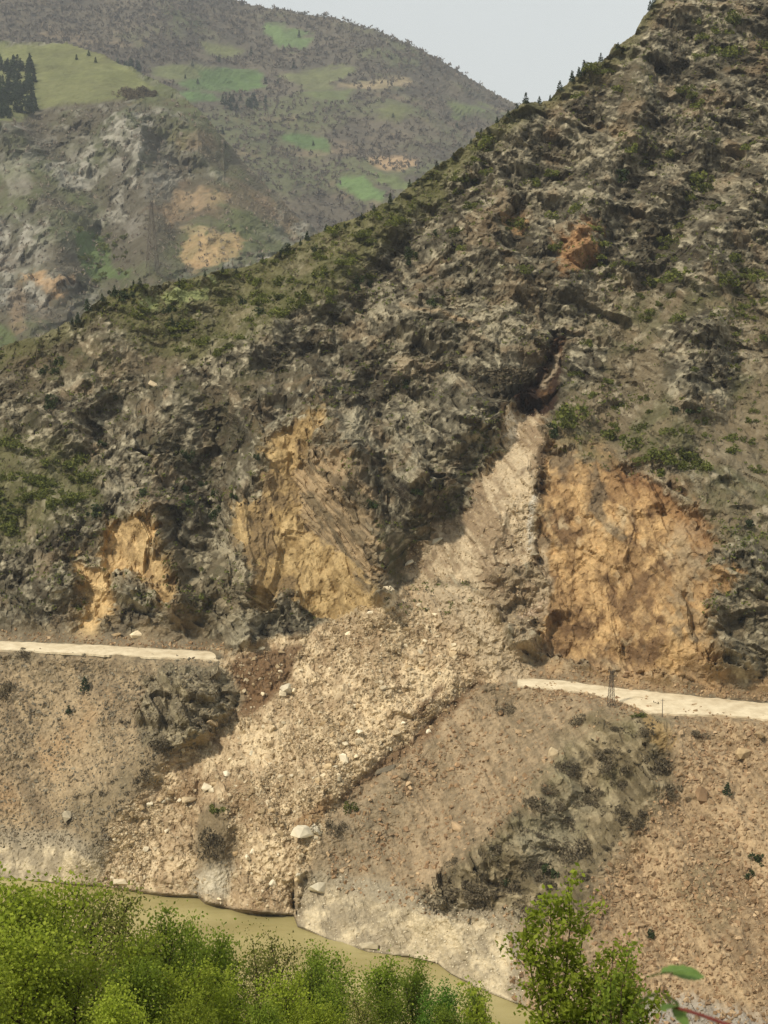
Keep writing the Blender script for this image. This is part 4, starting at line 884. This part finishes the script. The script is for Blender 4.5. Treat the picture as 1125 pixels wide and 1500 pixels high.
BARE = [bush_mesh('bare_bush', M_BARE, 620, .13, (1, 1, .9), 140 + i, 7, .9) for i in range(4)]
PINE = [conifer_mesh('pine_tree', M_PINE, 160 + i, random.uniform(.2, .32)) for i in range(5)]
PXM = 1 / FPX
def plant(kind, variants, u, v, px, label, cat, group=None, tall=1.0, onf=None):
    p = (onf or on)(np.array([u * 1.0]), np.array([v * 1.0]))[0]
    w = (p - CAM) @ FWD; s = px * w * PXM
    o = link(kind, variants[int(rng.integers(0, len(variants)))]); o.location = p + np.array([0, 0, -.03 * s])
    o.rotation_euler = (0, 0, float(rng.uniform(0, 6.28))); o.scale = (s * .5, s * .5, s * .5 * tall)
    return tag(o, label, cat, group)
def pine(u, v, hpx, label, group=None, onf=None, wide=1.0):
    p = (onf or on)(np.array([u * 1.0]), np.array([v * 1.0]))[0]
    s = hpx * ((p - CAM) @ FWD) * PXM
    o = link('pine_tree', PINE[int(rng.integers(0, 5))]); o.location = p; o.rotation_euler = (0, 0, float(rng.uniform(0, 6.28))); o.scale = (s * wide, s * wide, s)
    return tag(o, label, 'tree', group)
for u, v, w_, t_, lb in [
    (953, 1370, 22, 1.3, 'round dark evergreen bush alone low on the right scree'), (1110, 1263, 28, 1.0, 'larger dark evergreen bush at the right edge of the scree'),
    (1100, 1286, 18, 1.0, 'small dark evergreen bush just below the larger one at the right edge'), (1097, 768, 24, .8, 'dark round bush alone on the slope right of the orange cliff'),
    (803, 1282, 30, 1.1, 'darkest evergreen bush at the foot of the rocky spur'), (742, 1290, 16, 1.2, 'small dark evergreen bush left of the darkest one on the spur'), (545, 748, 20, 1.1, 'dark bush in the crease beside the yellow ochre face'),
    (988, 606, 18, 1.0, 'dark bush above the green ones over the orange cliff'), (1008, 606, 34, .6, 'low wide dark bush above the green ones over the orange cliff'), (812, 640, 30, 1.0, 'dark bush at the left under the bright green one at the slide head'),
    (424, 372, 24, .9, 'round dark bush standing on the middle of the left ridge line'), (905, 262, 44, .7, 'wide dark bush in the ravine high on the mountain'), (182, 440, 30, .9, 'round dark bush beside the pale meadow strip on the ridge')]:
    plant('evergreen_bush', DARK, u, v, w_, lb, 'bush', tall=t_)
for u, v, w_, t_, lb in [
    (835, 622, 54, 1.0, 'bright green bush right beside the head of the slide scar'), (892, 645, 36, .9, 'green bush over the upper left part of the orange cliff'), (936, 655, 34, .8, 'olive bush between the green ones over the orange cliff'),
    (968, 676, 42, .9, 'wide green bush over the crest of the orange cliff'), (1006, 672, 34, 1.0, 'green bush right of the wide one over the orange cliff'), (1014, 694, 26, .9, 'lowest green bush over the right end of the orange cliff'),
    (511, 1188, 24, 1.0, 'green bush at the lower right border of the debris fan'), (321, 1190, 24, 1.1, 'green bush on top of the dark rock island in the debris'), (1000, 412, 54, .7, 'wide green bush high on the right slope'), (935, 1052, 18, .8, 'green bush at the road edge below the lattice mast')]:
    plant('shrub', SHRUB, u, v, w_, lb, 'bush', tall=t_)
for u, v, w_, t_, lb in [
    (312, 1250, 38, 1.6, 'grey leafless bush on the dark rock island in the debris'), (652, 1312, 56, .8, 'wide leafless bush at the lower left tip of the rocky spur'), (702, 1306, 44, .7, 'leafless bush right of the widest one at the spur tip'),
    (842, 1255, 44, 1.0, 'leafless bush on the lower right flank of the spur'), (964, 1120, 36, 1.2, 'tall leafless bush at the upper right of the rocky spur'), (950, 1075, 30, 1, 'leafless bush beside the ochre patch under the road'), (935, 1205, 36, 1.1, 'leafless bush at the right flank of the spur'), (982, 1165, 30, 1.2, 'leafless bush at the border of spur and right scree'),
    (782, 1180, 26, 1.1, 'small leafless bush at the left rim of the spur'), (733, 1255, 30, 1.1, 'leafless bush halfway down the left rim of the spur'), (800, 1335, 60, .7, 'broad leafless bush above the cream river bank'), (745, 1040, 30, .5, 'low bush at the end of the right road by the debris'),
    (217, 1142, 34, .9, 'leafless bush below the left layered outcrop'), (235, 1098, 40, .8, 'dark leafless bush at the foot of the left layered outcrop'), (152, 1165, 14, 1, 'small leafless bush low on the left scree'), (183, 1060, 15, .8, 'small dark bush left of the layered outcrop'), (482, 1222, 26, 1.4, 'grey leafless bush beside the largest cream block'), (700, 545, 40, .7, 'dull bush on the rock rib left of the slide head'), (742, 552, 60, .7, 'broad dull bush above the slide head'), (35, 960, 28, .6, 'dull bush at the left road edge'), (10, 1020, 30, 1.6, 'dark leafless bush at the left picture edge below the road'), (1020, 1080, 24, .8, 'grey leafless bush just below the right road')]:
    plant('bare_bush', BARE, u, v, w_, lb, 'bush', tall=t_)
for u, v, h_, lb in [(125, 1013, 22, 'small conical conifer on the left scree below the road'), (101, 1047, 14, 'tiny conifer below the small conical one on the left scree'), (1065, 1167, 20, 'slim conifer on the right scree below the road')]:
    pine(u, v, h_, lb, wide=1.5)
# conifers along the crest
cu = [(952, 18), (958, 22), (905, 14), (880, 16), (855, 26), (848, 18), (838, 20), (820, 18), (806, 12), (790, 14), (770, 20), (757, 16), (744, 14), (728, 12), (705, 14), (690, 10), (664, 12), (640, 12), (612, 13), (600, 14), (572, 20), (548, 12), (530, 14), (505, 10), (478, 14), (450, 18), (440, 12), (410, 14), (385, 12), (346, 10), (326, 12), (300, 12), (262, 14), (240, 12), (205, 14), (196, 12), (168, 18), (150, 14), (128, 22), (114, 20), (106, 14), (86, 10)]
for a_, h_ in cu: pine(a_, float(RIDGE(a_)) + rng.uniform(2, 9), h_ * .85, 'small dark conifer standing on the crest line of the near mountain', 'conifers along the crest', wide=1.25)
# scattered bushes in the scrubby parts
def field_bushes(n, box, wf, kind, variants, px, label, cat, group, tall=(.7, 1.1)):
    u, v = scatter(n, *box, wf)
    for a_, c_ in zip(u, v): plant(kind, variants, a_, c_, float(rng.uniform(*px)), label, cat, group, float(rng.uniform(*tall)))
clump = sstep(0.0, 0.35, fbm(X, Y, Z, 1 / 16, 4, 0.6, 48.0)); up_only = (V > rid + 6) & (V < vi - 20)
noface = (1 - np.clip(face + mk['mixed'] + mk['head'], 0, 1)) * up_only
field_bushes(46, (-10, 160, 640, 790), lambda i, j: mk['green_l'][i, j] * noface[i, j], 'shrub', SHRUB, (16, 32), 'green shrub in the thicket on the left mountain flank above the road', 'bush', 'shrubs of the left thicket')
field_bushes(60, (150, 640, 300, 530), lambda i, j: mk['crest'][i, j] * noface[i, j], 'shrub', SHRUB, (13, 28), 'olive shrub on the grassy shoulder below the left ridge line', 'bush', 'shrubs below the ridge line')
field_bushes(40, (20, 640, 300, 760), lambda i, j: noface[i, j] * clump[i, j], 'evergreen_bush', DARK, (12, 24), 'small dark evergreen bush on the rocky left half of the mountain', 'bush', 'evergreen bushes of the left half', (.8, 1.3))
field_bushes(52, (840, 1125, 390, 700), lambda i, j: noface[i, j] * (.3 + clump[i, j]), 'shrub', SHRUB, (12, 28), 'olive shrub on the brown scrub slope above the orange cliff', 'bush', 'shrubs above the orange cliff')
field_bushes(60, (660, 1125, 20, 420), lambda i, j: noface[i, j] * (.1 + clump[i, j]), 'shrub', SHRUB, (14, 34), 'olive shrub between the crags high on the right of the mountain', 'bush', 'shrubs among the high crags')
field_bushes(34, (640, 990, 1060, 1340), lambda i, j: mk['outcrop_r'][i, j], 'bare_bush', BARE, (14, 32), 'small leafless bush among the rocks of the spur under the mast', 'bush', 'leafless bushes on the spur')
# low growth too small to count
def tufts(n, box, wf, name, label, mat, size, m=14):
    u, v = scatter(n, *box, wf); p = on(u, v); k = len(p)
    s = rng.lognormal(math.log(size), .4, k)
    c = (p[:, None, :] + rng.normal(size=(k, m, 3)) * np.array([.5, .5, .3]) * s[:, None, None] + np.array([0, 0, .3]) * s[:, None, None]).reshape(-1, 3)
    v_, f_ = quads(c, .36, rng, 1.5, .5)
    return tag(link(name, mesh_np(name, v_, f_, mat)), label, 'undergrowth', kind='stuff')
tufts(2600, (-20, 1140, 0, 900), lambda i, j: noface[i, j] * np.clip(.12 + .8 * clump[i, j] + .5 * mk['crest'][i, j] + .6 * mk['green_l'][i, j], 0, 1), 'undergrowth', 'low olive scrub speckling the rocky mountain', M_SHRUB, .8)
tufts(1500, (-20, 1140, 0, 900), lambda i, j: noface[i, j] * (.2 + clump[i, j] * .6), 'undergrowth', 'low brown leafless scrub speckling the rocky mountain', M_BARE, .8)
tufts(220, (100, 1000, 980, 1340), lambda i, j: np.maximum(mk['outcrop_r'][i, j], mk['scrub_l'][i, j]), 'undergrowth', 'low brown scrub on the outcrops below the road', M_BARE, .7)
print('bushes', round(time.time() - T0, 1))
# ------------------------------------------------------------------ woods of the far mountains
def bare_wood(onf, u, v, hpx, name, label, mat, m=9):
    p = onf(u, v); w = (p - CAM) @ FWD; k = len(p)
    h = hpx * w * PXM * rng.uniform(.6, 1.3, k)
    c = p[:, None, :] + rng.normal(size=(k, m, 3)) * np.array([.30, .30, .22]) * h[:, None, None] + np.array([0, 0, .5]) * h[:, None, None]
    v_, f_ = quads(c.reshape(-1, 3), 1.0, rng, 2.6, 1.2)
    sc = np.repeat(h, m)
    cc = np.repeat(c.reshape(-1, 3), 4, 0); v_ = cc + (v_ - cc) * np.repeat(sc * .34, 4)[:, None]
    return tag(link(name, mesh_np(name, v_, f_, mat)), label, 'woods', kind='stuff')
u = rng.uniform(-20, 780, 17000); v = rng.uniform(-20, 400, 17000)
k = (v > R2(u) + 1) & ~wood_mask2(u, v) & (rng.random(17000) < np.where(v < 110, .95, .55))
bare_wood(on2, u[k], v[k], 5.5, 'bare_woods', 'brown leafless woods covering the far mountain', M_WOOD)
u = rng.uniform(-20, 520, 3000); v = rng.uniform(150, 520, 3000)
k = (v > R1(u) + 4) & (rng.random(3000) < .6) & (poly_sdf(u, v, MD[0][2]) > 2)
bare_wood(on1, u[k], v[k], 5.0, 'bare_woods', 'sparse leafless trees dotting the rocky spur', M_WOOD, 7)
for n_, (u0, u1, v0, v1), hp, lb, gp, fn in (
        (110, (-6, 52, 96, 166), (13, 21), 'dark conifer of the dense grove at the upper left edge of the meadow', 'conifer grove on the meadow', on1),
        (10, (-6, 20, 168, 180), (12, 18), 'dark conifer in the small clump below the meadow grove', 'conifers below the grove', on1),
        (12, (172, 206, 98, 112), (14, 22), 'dark conifer in the clump behind the meadow crest', 'conifers behind the meadow crest', on2),
        (20, (325, 392, 150, 168), (10, 16), 'dark conifer in the row below the terraced field', 'conifers below the terraced field', on2),
        (22, (200, 720, 40, 260), (7, 12), 'lone dark conifer scattered in the brown far woods', 'lone conifers in the far woods', on2)):
    for _ in range(n_): pine(float(rng.uniform(u0, u1)), float(rng.uniform(v0, v1)), float(rng.uniform(*hp)), lb, gp, fn, wide=1.2)
for u, v in [(112, 88), (140, 92), (130, 82)]: pine(u, v, 9, 'tiny lone conifer on the open green meadow', 'lone conifers on the meadow', on1, 1.4)
for _ in range(16): plant('bare_bush', BARE, float(rng.uniform(174, 226)), float(rng.uniform(138, 150)), float(rng.uniform(12, 20)), 'dark leafless tree in the hedge at the foot of the meadow', 'tree', 'hedge at the foot of the meadow', 1.2, on1)
for _ in range(24): plant('shrub', SHRUB, float(rng.uniform(110, 190)), float(rng.uniform(340, 415)), float(rng.uniform(8, 16)), 'green shrub in the grassy ravine left of the far pylon', 'bush', 'shrubs in the ravine', 1.0, on1)
print('woods', round(time.time() - T0, 1))
# ================================================================== masts
def bar(p, q, r): return tube([p, q], [r, r], 4)
def lattice(height, base, topw, panels, r):
    """legs and bracing of a tapering lattice mast, as parts"""
    def cor(z): 
        h = (base + (topw - base) * z / height) / 2
        return [np.array([sx * h, sy * h, z]) for sx, sy in ((-1, -1), (1, -1), (1, 1), (-1, 1))]
    legs = [join([bar(cor(-.3)[k], cor(height)[k], r)]) for k in range(4)]
    br = []
    zs = [height * (1 - (1 - i / panels) ** 1.15) for i in range(panels + 1)]
    for i in range(panels):
        a_, c_ = cor(zs[i]), cor(zs[i + 1])
        for k in range(4):
            br += [bar(a_[k], c_[(k + 1) % 4], r * .6), bar(a_[(k + 1) % 4], c_[k], r * .6), bar(c_[k], c_[(k + 1) % 4], r * .5)]
    return legs, join(br)
def empty(name, loc, rz=0):
    o = bpy.data.objects.new(name, None); COL.objects.link(o); o.location = loc; o.rotation_euler = (0, 0, rz); return o
def mast(name, loc, height, base, topw, panels, r, arms, label, cat, rz=0.3):
    root = tag(empty(name, loc, rz), label, cat)
    legs, br = lattice(height, base, topw, panels, r)
    for l in legs: link('leg', mesh_np('leg', *l, M_STEEL), root)
    link('bracing', mesh_np('bracing', *br, M_STEEL), root)
    for z, wd in arms:
        A = link('cross_arm', mesh_np('cross_arm', *join([bar((-wd, 0, z), (wd, 0, z), r * .9), bar((-wd, 0, z), (0, 0, z + wd * .35), r * .6), bar((wd, 0, z), (0, 0, z + wd * .35), r * .6)]), M_STEEL), root)
        for x in (-wd * .95, -wd * .5, wd * .5, wd * .95):
            link('insulator', mesh_np('insulator', *tube([(x, 0, z), (x, 0, z - r * 3), (x, 0, z - r * 7)], [r * .8, r * 1.4, r * .8], 6), M_STEEL), A)
    return root
p = on(np.array([895.0]), np.array([1036.0]))[0]
mast('lattice_mast', p, 54 * ((p - CAM) @ FWD) * PXM, 1.3, .45, 7, .05, [(7.0, 1.2), (8.2, .9)], 'rusty steel lattice mast at the edge of the right road', 'mast', .35)
p = on(np.array([970.0]), np.array([1051.0]))[0]
rt = tag(empty('utility_pole', p), 'thin dark pole at the edge of the right road', 'pole')
link('post', mesh_np('post', *tube([(0, 0, -.3), (0, 0, 4.1)], [.09, .06], 6), M_STEEL), rt); link('cross_arm', mesh_np('cross_arm', *bar((-.45, 0, 3.7), (.45, 0, 3.7), .05), M_STEEL), rt)
p = on1(np.array([224.0]), np.array([404.0]))[0]
mast('transmission_pylon', p, 104 * ((p - CAM) @ FWD) * PXM, 7.5, 1.2, 9, .16, [(34, 6), (40, 5), (46, 4)], 'tall pale grey transmission pylon in the valley behind the near ridge', 'pylon', .5)
# a cable crossing above the river
# ================================================================== foreground trees on the near bank
def tree_parts(seed, height=10.0, spread=2.4, leaves=6500, leaf=.11, density=1.0, upright=.6):
    r = np.random.default_rng(seed); br = []; tips = []
    lean = r.normal(0, .05, 2)
    tr = [np.array([lean[0] * z * 2, lean[1] * z * 2, z]) + np.append(r.normal(0, .12, 2), 0) * (z > 0) for z in np.linspace(-.6, height * .86, 7)]
    br.append(tube(tr, np.linspace(.16, .03, 7), 6))
    nl = 15
    for i in range(nl):
        t = .22 + .74 * i / nl; z = height * .86 * t
        b0 = np.array([np.interp(z, [q[2] for q in tr], [q[d] for q in tr]) for d in range(3)])
        g = i * 2.4 + r.uniform(-.5, .5); ln = spread * (1.05 - .75 * abs(t - .4) ** 1.1) * r.uniform(.75, 1.2)
        d = np.array([math.cos(g), math.sin(g), upright + .5 * t]); d /= np.linalg.norm(d)
        pts_ = [b0 + d * ln * s + np.array([0, 0, .25 * ln * s * s]) + r.normal(0, .05, 3) for s in (0, .35, .7, 1)]
        br.append(tube(pts_, [.06, .045, .03, .012], 4)); tips += [pts_[2], pts_[3]]
        for s in range(4):
            q0 = pts_[1 + s % 3]; d2 = d + r.normal(0, .6, 3); d2[2] = abs(d2[2]) * .8 + .1; d2 /= np.linalg.norm(d2)
            q1 = q0 + d2 * ln * r.uniform(.3, .55); br.append(tube([q0, (q0 + q1) / 2 + r.normal(0, .03, 3), q1], [.025, .018, .006], 3)); tips += [q1, (q0 + q1) / 2]
    tips.append(np.array(tr[-1])); tips.append(np.array(tr[-1]) + np.array([0, 0, .5])); tips.append(np.array(tr[-1]) + np.array([.1, 0, .9]))
    tips = np.array(tips); k = r.integers(0, len(tips), leaves)
    cl = r.uniform(.25, .5, len(tips))
    c = tips[k] + r.normal(size=(leaves, 3)) * cl[k][:, None] * np.array([1, 1, .9])
    return br, quads(c, leaf, r, 1.5, .2)
def tris(vf):                                  # tubes of quads stay quads
    return vf
TREE = {}
for key, mat, seeds, lv, lf, sp, upw in (('bright', M_LEAF_A, (301, 302, 303), 8000, .12, 2.4, .8), ('olive', M_LEAF_B, (311, 312, 313), 6500, .12, 1.9, 1.2), ('deep', M_LEAF_C, (321, 322), 9000, .12, 2.3, .7), ('twiggy', M_LEAF_D, (331, 332), 3600, .11, 2.1, 1.2)):
    TREE[key] = []
    for s_ in seeds:
        br, lv_ = tree_parts(s_, 10.0, sp, lv, lf, upright=upw)
        TREE[key].append((mesh_np('trunk', *join(br), M_BARK), mesh_np('crown', *lv_, mat), float(np.percentile(lv_[0][:, 2], 99.0))))
def fg_tree(u, vtop, dist, key, label, width=1.0, name='leafy_tree'):
    d = ray(np.array([u * 1.0]), np.array([vtop * 1.0]))[0]; top_ = CAM + d * (dist / d[1])
    gz_ = float(near_z(np.array([top_[0]]), np.array([top_[1]]))[0]); h = top_[2] - gz_
    r = tag(empty(name, (top_[0], top_[1], gz_), float(rng.uniform(0, 6.28))), label, 'tree')
    tm, cm, zt = TREE[key][int(rng.integers(0, len(TREE[key])))]
    link('trunk', tm, r); link('crown', cm, r)
    s = h / zt; r.scale = (width * s, width * s, s)
FG = [(-40, 1300, 62, 'bright', 1.1, 'bright green tree cut by the left picture edge, standing by the cream bank'),
      (28, 1296, 66, 'bright', 1.0, 'bright green tree second from the left edge among the near trees'),
      (82, 1302, 70, 'bright', .95, 'bright green tree with a pointed crown, third from the left'),
      (132, 1306, 78, 'twiggy', 1.0, 'brownish half leafless tree with thin buds left of the river view'),
      (172, 1302, 82, 'twiggy', .9, 'tall thin budding tree whose twigs overlap the river'),
      (232, 1350, 76, 'olive', .9, 'olive green tree reaching above the left part of the river'),
      (262, 1366, 80, 'olive', .8, 'slim olive tree next to the one over the left river'),
      (300, 1360, 84, 'olive', .8, 'pointed olive tree in front of the river middle'),
      (334, 1384, 86, 'olive', .8, 'lower olive tree right of the pointed one before the river'),
      (366, 1392, 92, 'twiggy', .8, 'short twiggy tree at the dark gap before the river'),
      (402, 1388, 84, 'twiggy', .9, 'dark branched budding tree in the middle of the lower edge'),
      (446, 1404, 88, 'olive', .8, 'thin olive tree right of the dark branched one'),
      (500, 1394, 92, 'olive', .9, 'olive tree whose top touches the river bend'),
      (548, 1402, 96, 'olive', .9, 'dull olive tree below the brown stone at the water'),
      (594, 1412, 98, 'olive', .8, 'olive tree left of the dark green round one'),
      (638, 1438, 80, 'deep', .8, 'dark green round tree at the lower edge'),
      (690, 1452, 78, 'olive', .8, 'small olive tree between the dark green tree and the tall sapling'),
      (40, 1372, 56, 'bright', 1.1, 'bright green tree in the front row at the lower left corner'),
      (118, 1392, 58, 'bright', 1.1, 'broad yellow green tree in the front row, second from the left corner'),
      (196, 1400, 60, 'olive', 1.0, 'olive tree in the front row below the budding trees'),
      (262, 1418, 60, 'bright', 1.0, 'fresh green tree in the front row below the olive ones'),
      (330, 1432, 62, 'bright', .9, 'bright green tree in the front row below the river middle'),
      (452, 1470, 54, 'bright', .8, 'low lime green tree peeking in at the lower edge'),
      (530, 1462, 66, 'twiggy', .9, 'low brown budding tree at the lower edge'),
      (580, 1462, 70, 'olive', .9, 'low olive tree at the lower edge beside the dark green one'),
      (205, 1376, 72, 'bright', .9, 'yellow green tree standing before the two budding trees'),
      (420, 1425, 74, 'bright', .8, 'yellow green tree just below the dark branched budding tree'),
      (488, 1432, 78, 'olive', .9, 'olive tree right under the one touching the river bend'),
      (660, 1470, 74, 'olive', .9, 'olive tree in front of the dark green round one'),
      (-30, 1420, 50, 'bright', 1.0, 'low bright green tree filling the lower left corner'),
      (160, 1455, 50, 'bright', 1.0, 'lowest yellow green tree along the lower edge at left'),
      (390, 1462, 60, 'olive', .9, 'low olive tree along the lower edge below the dark gap'),
      (270, 1470, 52, 'bright', .9, 'low green tree along the lower edge under the fresh green one')]
for u, v, d, k, w_, lb in FG: fg_tree(u, v, d, k, lb, w_)
# the sapling in front of the scree: several thin stems with clumps of small leaves
def sapling(u, vtop, dist, stems, leaf, label, mat, seed, spread, ntwig=16, per=10):
    r = np.random.default_rng(seed)
    d = ray(np.array([u * 1.0]), np.array([vtop * 1.0]))[0]; top_ = CAM + d * (dist / d[1])
    gz_ = float(near_z(np.array([top_[0]]), np.array([top_[1]]))[0]); h = top_[2] - gz_
    root = tag(empty('sapling', (top_[0], top_[1], gz_)), label, 'sapling')
    cen = []
    for sx, hh in stems:
        n = 9; path = [np.array([sx * spread * (t ** 1.15) + .03 * r.normal(), .25 * r.normal() * t, -.2 + h * hh * t]) for t in np.linspace(0, 1, n)]
        vs_ = [tube(path, np.linspace(.035, .006, n), 5)]
        for k in range(ntwig):
            t = .3 + .7 * (k + r.random()) / ntwig; i = min(int(t * (n - 1)), n - 2); q = path[i] + (path[i + 1] - path[i]) * (t * (n - 1) - i)
            g = r.uniform(0, 6.28); ln = h * .10 * (1.25 - t) * r.uniform(.6, 1.5) + .1; e = np.array([math.cos(g), math.sin(g), .9]) * ln
            vs_.append(tube([q, q + e * .5 + np.array([0, 0, .01]), q + e], [.009, .006, .003], 3))
            for s in np.linspace(.25, 1.05, 5): cen.append(q + e * s)
        link('stem', mesh_np('stem', *join(vs_), M_BARK), root)
    cen = np.array(cen); c = np.repeat(cen, per, 0) + r.normal(size=(len(cen) * per, 3)) * .075
    link('foliage', mesh_np('foliage', *quads(c, leaf, r, 1.6, .3), mat), root)
sapling(828, 1284, 26, [(-.75, .93), (-.25, .96), (.12, 1.0), (.45, .88), (.95, .80), (.7, .72), (-.5, .8), (1.35, .72), (1.7, .62), (1.15, .66)], .058, 'slender yellow green sapling with several thin stems before the right scree', M_LEAF_A, 401, .9, 20, 12)
sapling(705, 1440, 30, [(-.2, 1.0), (.3, .9), (.0, .8)], .055, 'small light green sapling left of the tall many stemmed one', M_LEAF_A, 402, .4, 12, 8)
sapling(905, 1398, 24, [(-.3, .95), (.25, 1.0), (.5, .86)], .05, 'olive sapling right of the tall many stemmed one', M_LEAF_B, 403, .4, 12, 8)
# bramble close to the camera
def leaf_mesh(name, mat, length, width, seed):
    r = np.random.default_rng(seed); n = 12; Vl, Fl = [], []
    for i in range(n + 1):
        t = i / n; w_ = width * (math.sin(math.pi * t ** .8) ** .8) * (1 + .10 * (-1) ** i) * .5
        z = -.25 * length * t * t; y = length * t
        for x, dz in ((-w_, .12 * w_), (-.5 * w_, -.02 * w_), (0, -.1 * w_), (.5 * w_, -.02 * w_), (w_, .12 * w_)): Vl.append((x, y, z + dz + .06 * w_ * r.normal() * (x != 0)))
    for i in range(n):
        for k in range(4): a_ = i * 5 + k; Fl.append((a_, a_ + 1, a_ + 6, a_ + 5))
    return mesh_np(name, np.array(Vl), np.array(Fl), mat, smooth=True)
M_CANE = palette_mat('red_cane', [(92, 46, 42), (112, 58, 50)], noise=20)
M_BRLEAF = palette_mat('bramble_leaf', [(96, 122, 60), (114, 138, 70), (104, 130, 64)], rough=.5, noise=20, translucent=.3, island=False)
BL = leaf_mesh('leaflet', M_BRLEAF, .085, .05, 5); BL2 = leaf_mesh('leaflet', M_BRLEAF, .06, .036, 6)
def at_d(u, v, dist):
    d = ray(np.array([float(u)]), np.array([float(v)]))[0]; return CAM + d * (dist / d[1])
pth = [at_d(1180, 1720, 3.7), at_d(1150, 1560, 3.75), at_d(1085, 1508, 3.8), at_d(1030, 1488, 3.9), at_d(985, 1474, 4.0), at_d(970, 1452, 4.05), at_d(985, 1425, 4.1)]
g0 = np.array([pth[0][0] + .1, pth[0][1], float(near_z(np.array([pth[0][0]]), np.array([pth[0][1]]))[0])])
rt = tag(empty('bramble', g0), 'bramble spray with red cane and green leaves at the lower right corner', 'bramble')
def sub(name, me, loc, rot=None):
    o = link(name, me, rt); o.location = np.asarray(loc) - g0
    if rot is not None: o.rotation_euler = rot
    return o
cane = mesh_np('cane', *tube([q - g0 for q in [g0 - np.array([0, 0, .1])] + pth[:5]], [.008, .007, .006, .0055, .005, .004], 7), M_CANE, smooth=True)
link('cane', cane, rt)
link('tip', mesh_np('tip', *tube([q - g0 for q in pth[4:]], [.004, .003, .002], 6), M_BARK), rt)
R_ = math.radians
for me, uv, rot, s_ in ((BL, (968, 1424, 4.05), (R_(10), R_(-10), R_(-78)), 1.25), (BL, (985, 1428, 4.1), (R_(0), R_(15), R_(-70)), 1.2), (BL2, (985, 1425, 4.1), (R_(-10), R_(20), R_(60)), 1.2),
                     (BL2, (970, 1455, 4.05), (R_(-30), R_(0), R_(-60)), 1.3), (BL2, (968, 1455, 4.05), (R_(-20), R_(30), R_(70)), 1.2), (BL2, (985, 1474, 4.0), (R_(-30), R_(10), R_(-140)), 1.1), (BL2, (990, 1472, 4.0), (R_(20), R_(10), R_(140)), 1.1)):
    o = sub('leaflet', me, at_d(*uv), rot); o.scale = (s_,) * 3
# ================================================================== air
hz, nt, b = newmat('haze_air')
nt.nodes.remove(b); pv = nt.nodes.new('ShaderNodeVolumePrincipled'); pv.inputs['Color'].default_value = (.86, .92, 1.0, 1); pv.inputs['Density'].default_value = HAZE_D if 'HAZE_D' in globals() else 0.00008; pv.inputs['Anisotropy'].default_value = 0.2
nt.links.new(pv.outputs[0], nt.nodes['Material Output'].inputs['Volume'])
lo_, hi_ = np.array([-2500, -120, -160.0]), np.array([2500, 4200, 900.0])
bv = np.array([[(lo_, hi_)[i][0], (lo_, hi_)[j][1], (lo_, hi_)[k][2]] for i in (0, 1) for j in (0, 1) for k in (0, 1)])
bf = np.array([[0, 1, 3, 2], [4, 6, 7, 5], [0, 4, 5, 1], [2, 3, 7, 6], [0, 2, 6, 4], [1, 5, 7, 3]])
tag(link('haze', mesh_np('haze', bv, bf, hz)), 'thin pale haze in the valley air', 'haze', kind='stuff')
print('done', round(time.time() - T0, 1), len(bpy.data.objects), sum(len(m.polygons) for m in bpy.data.meshes))
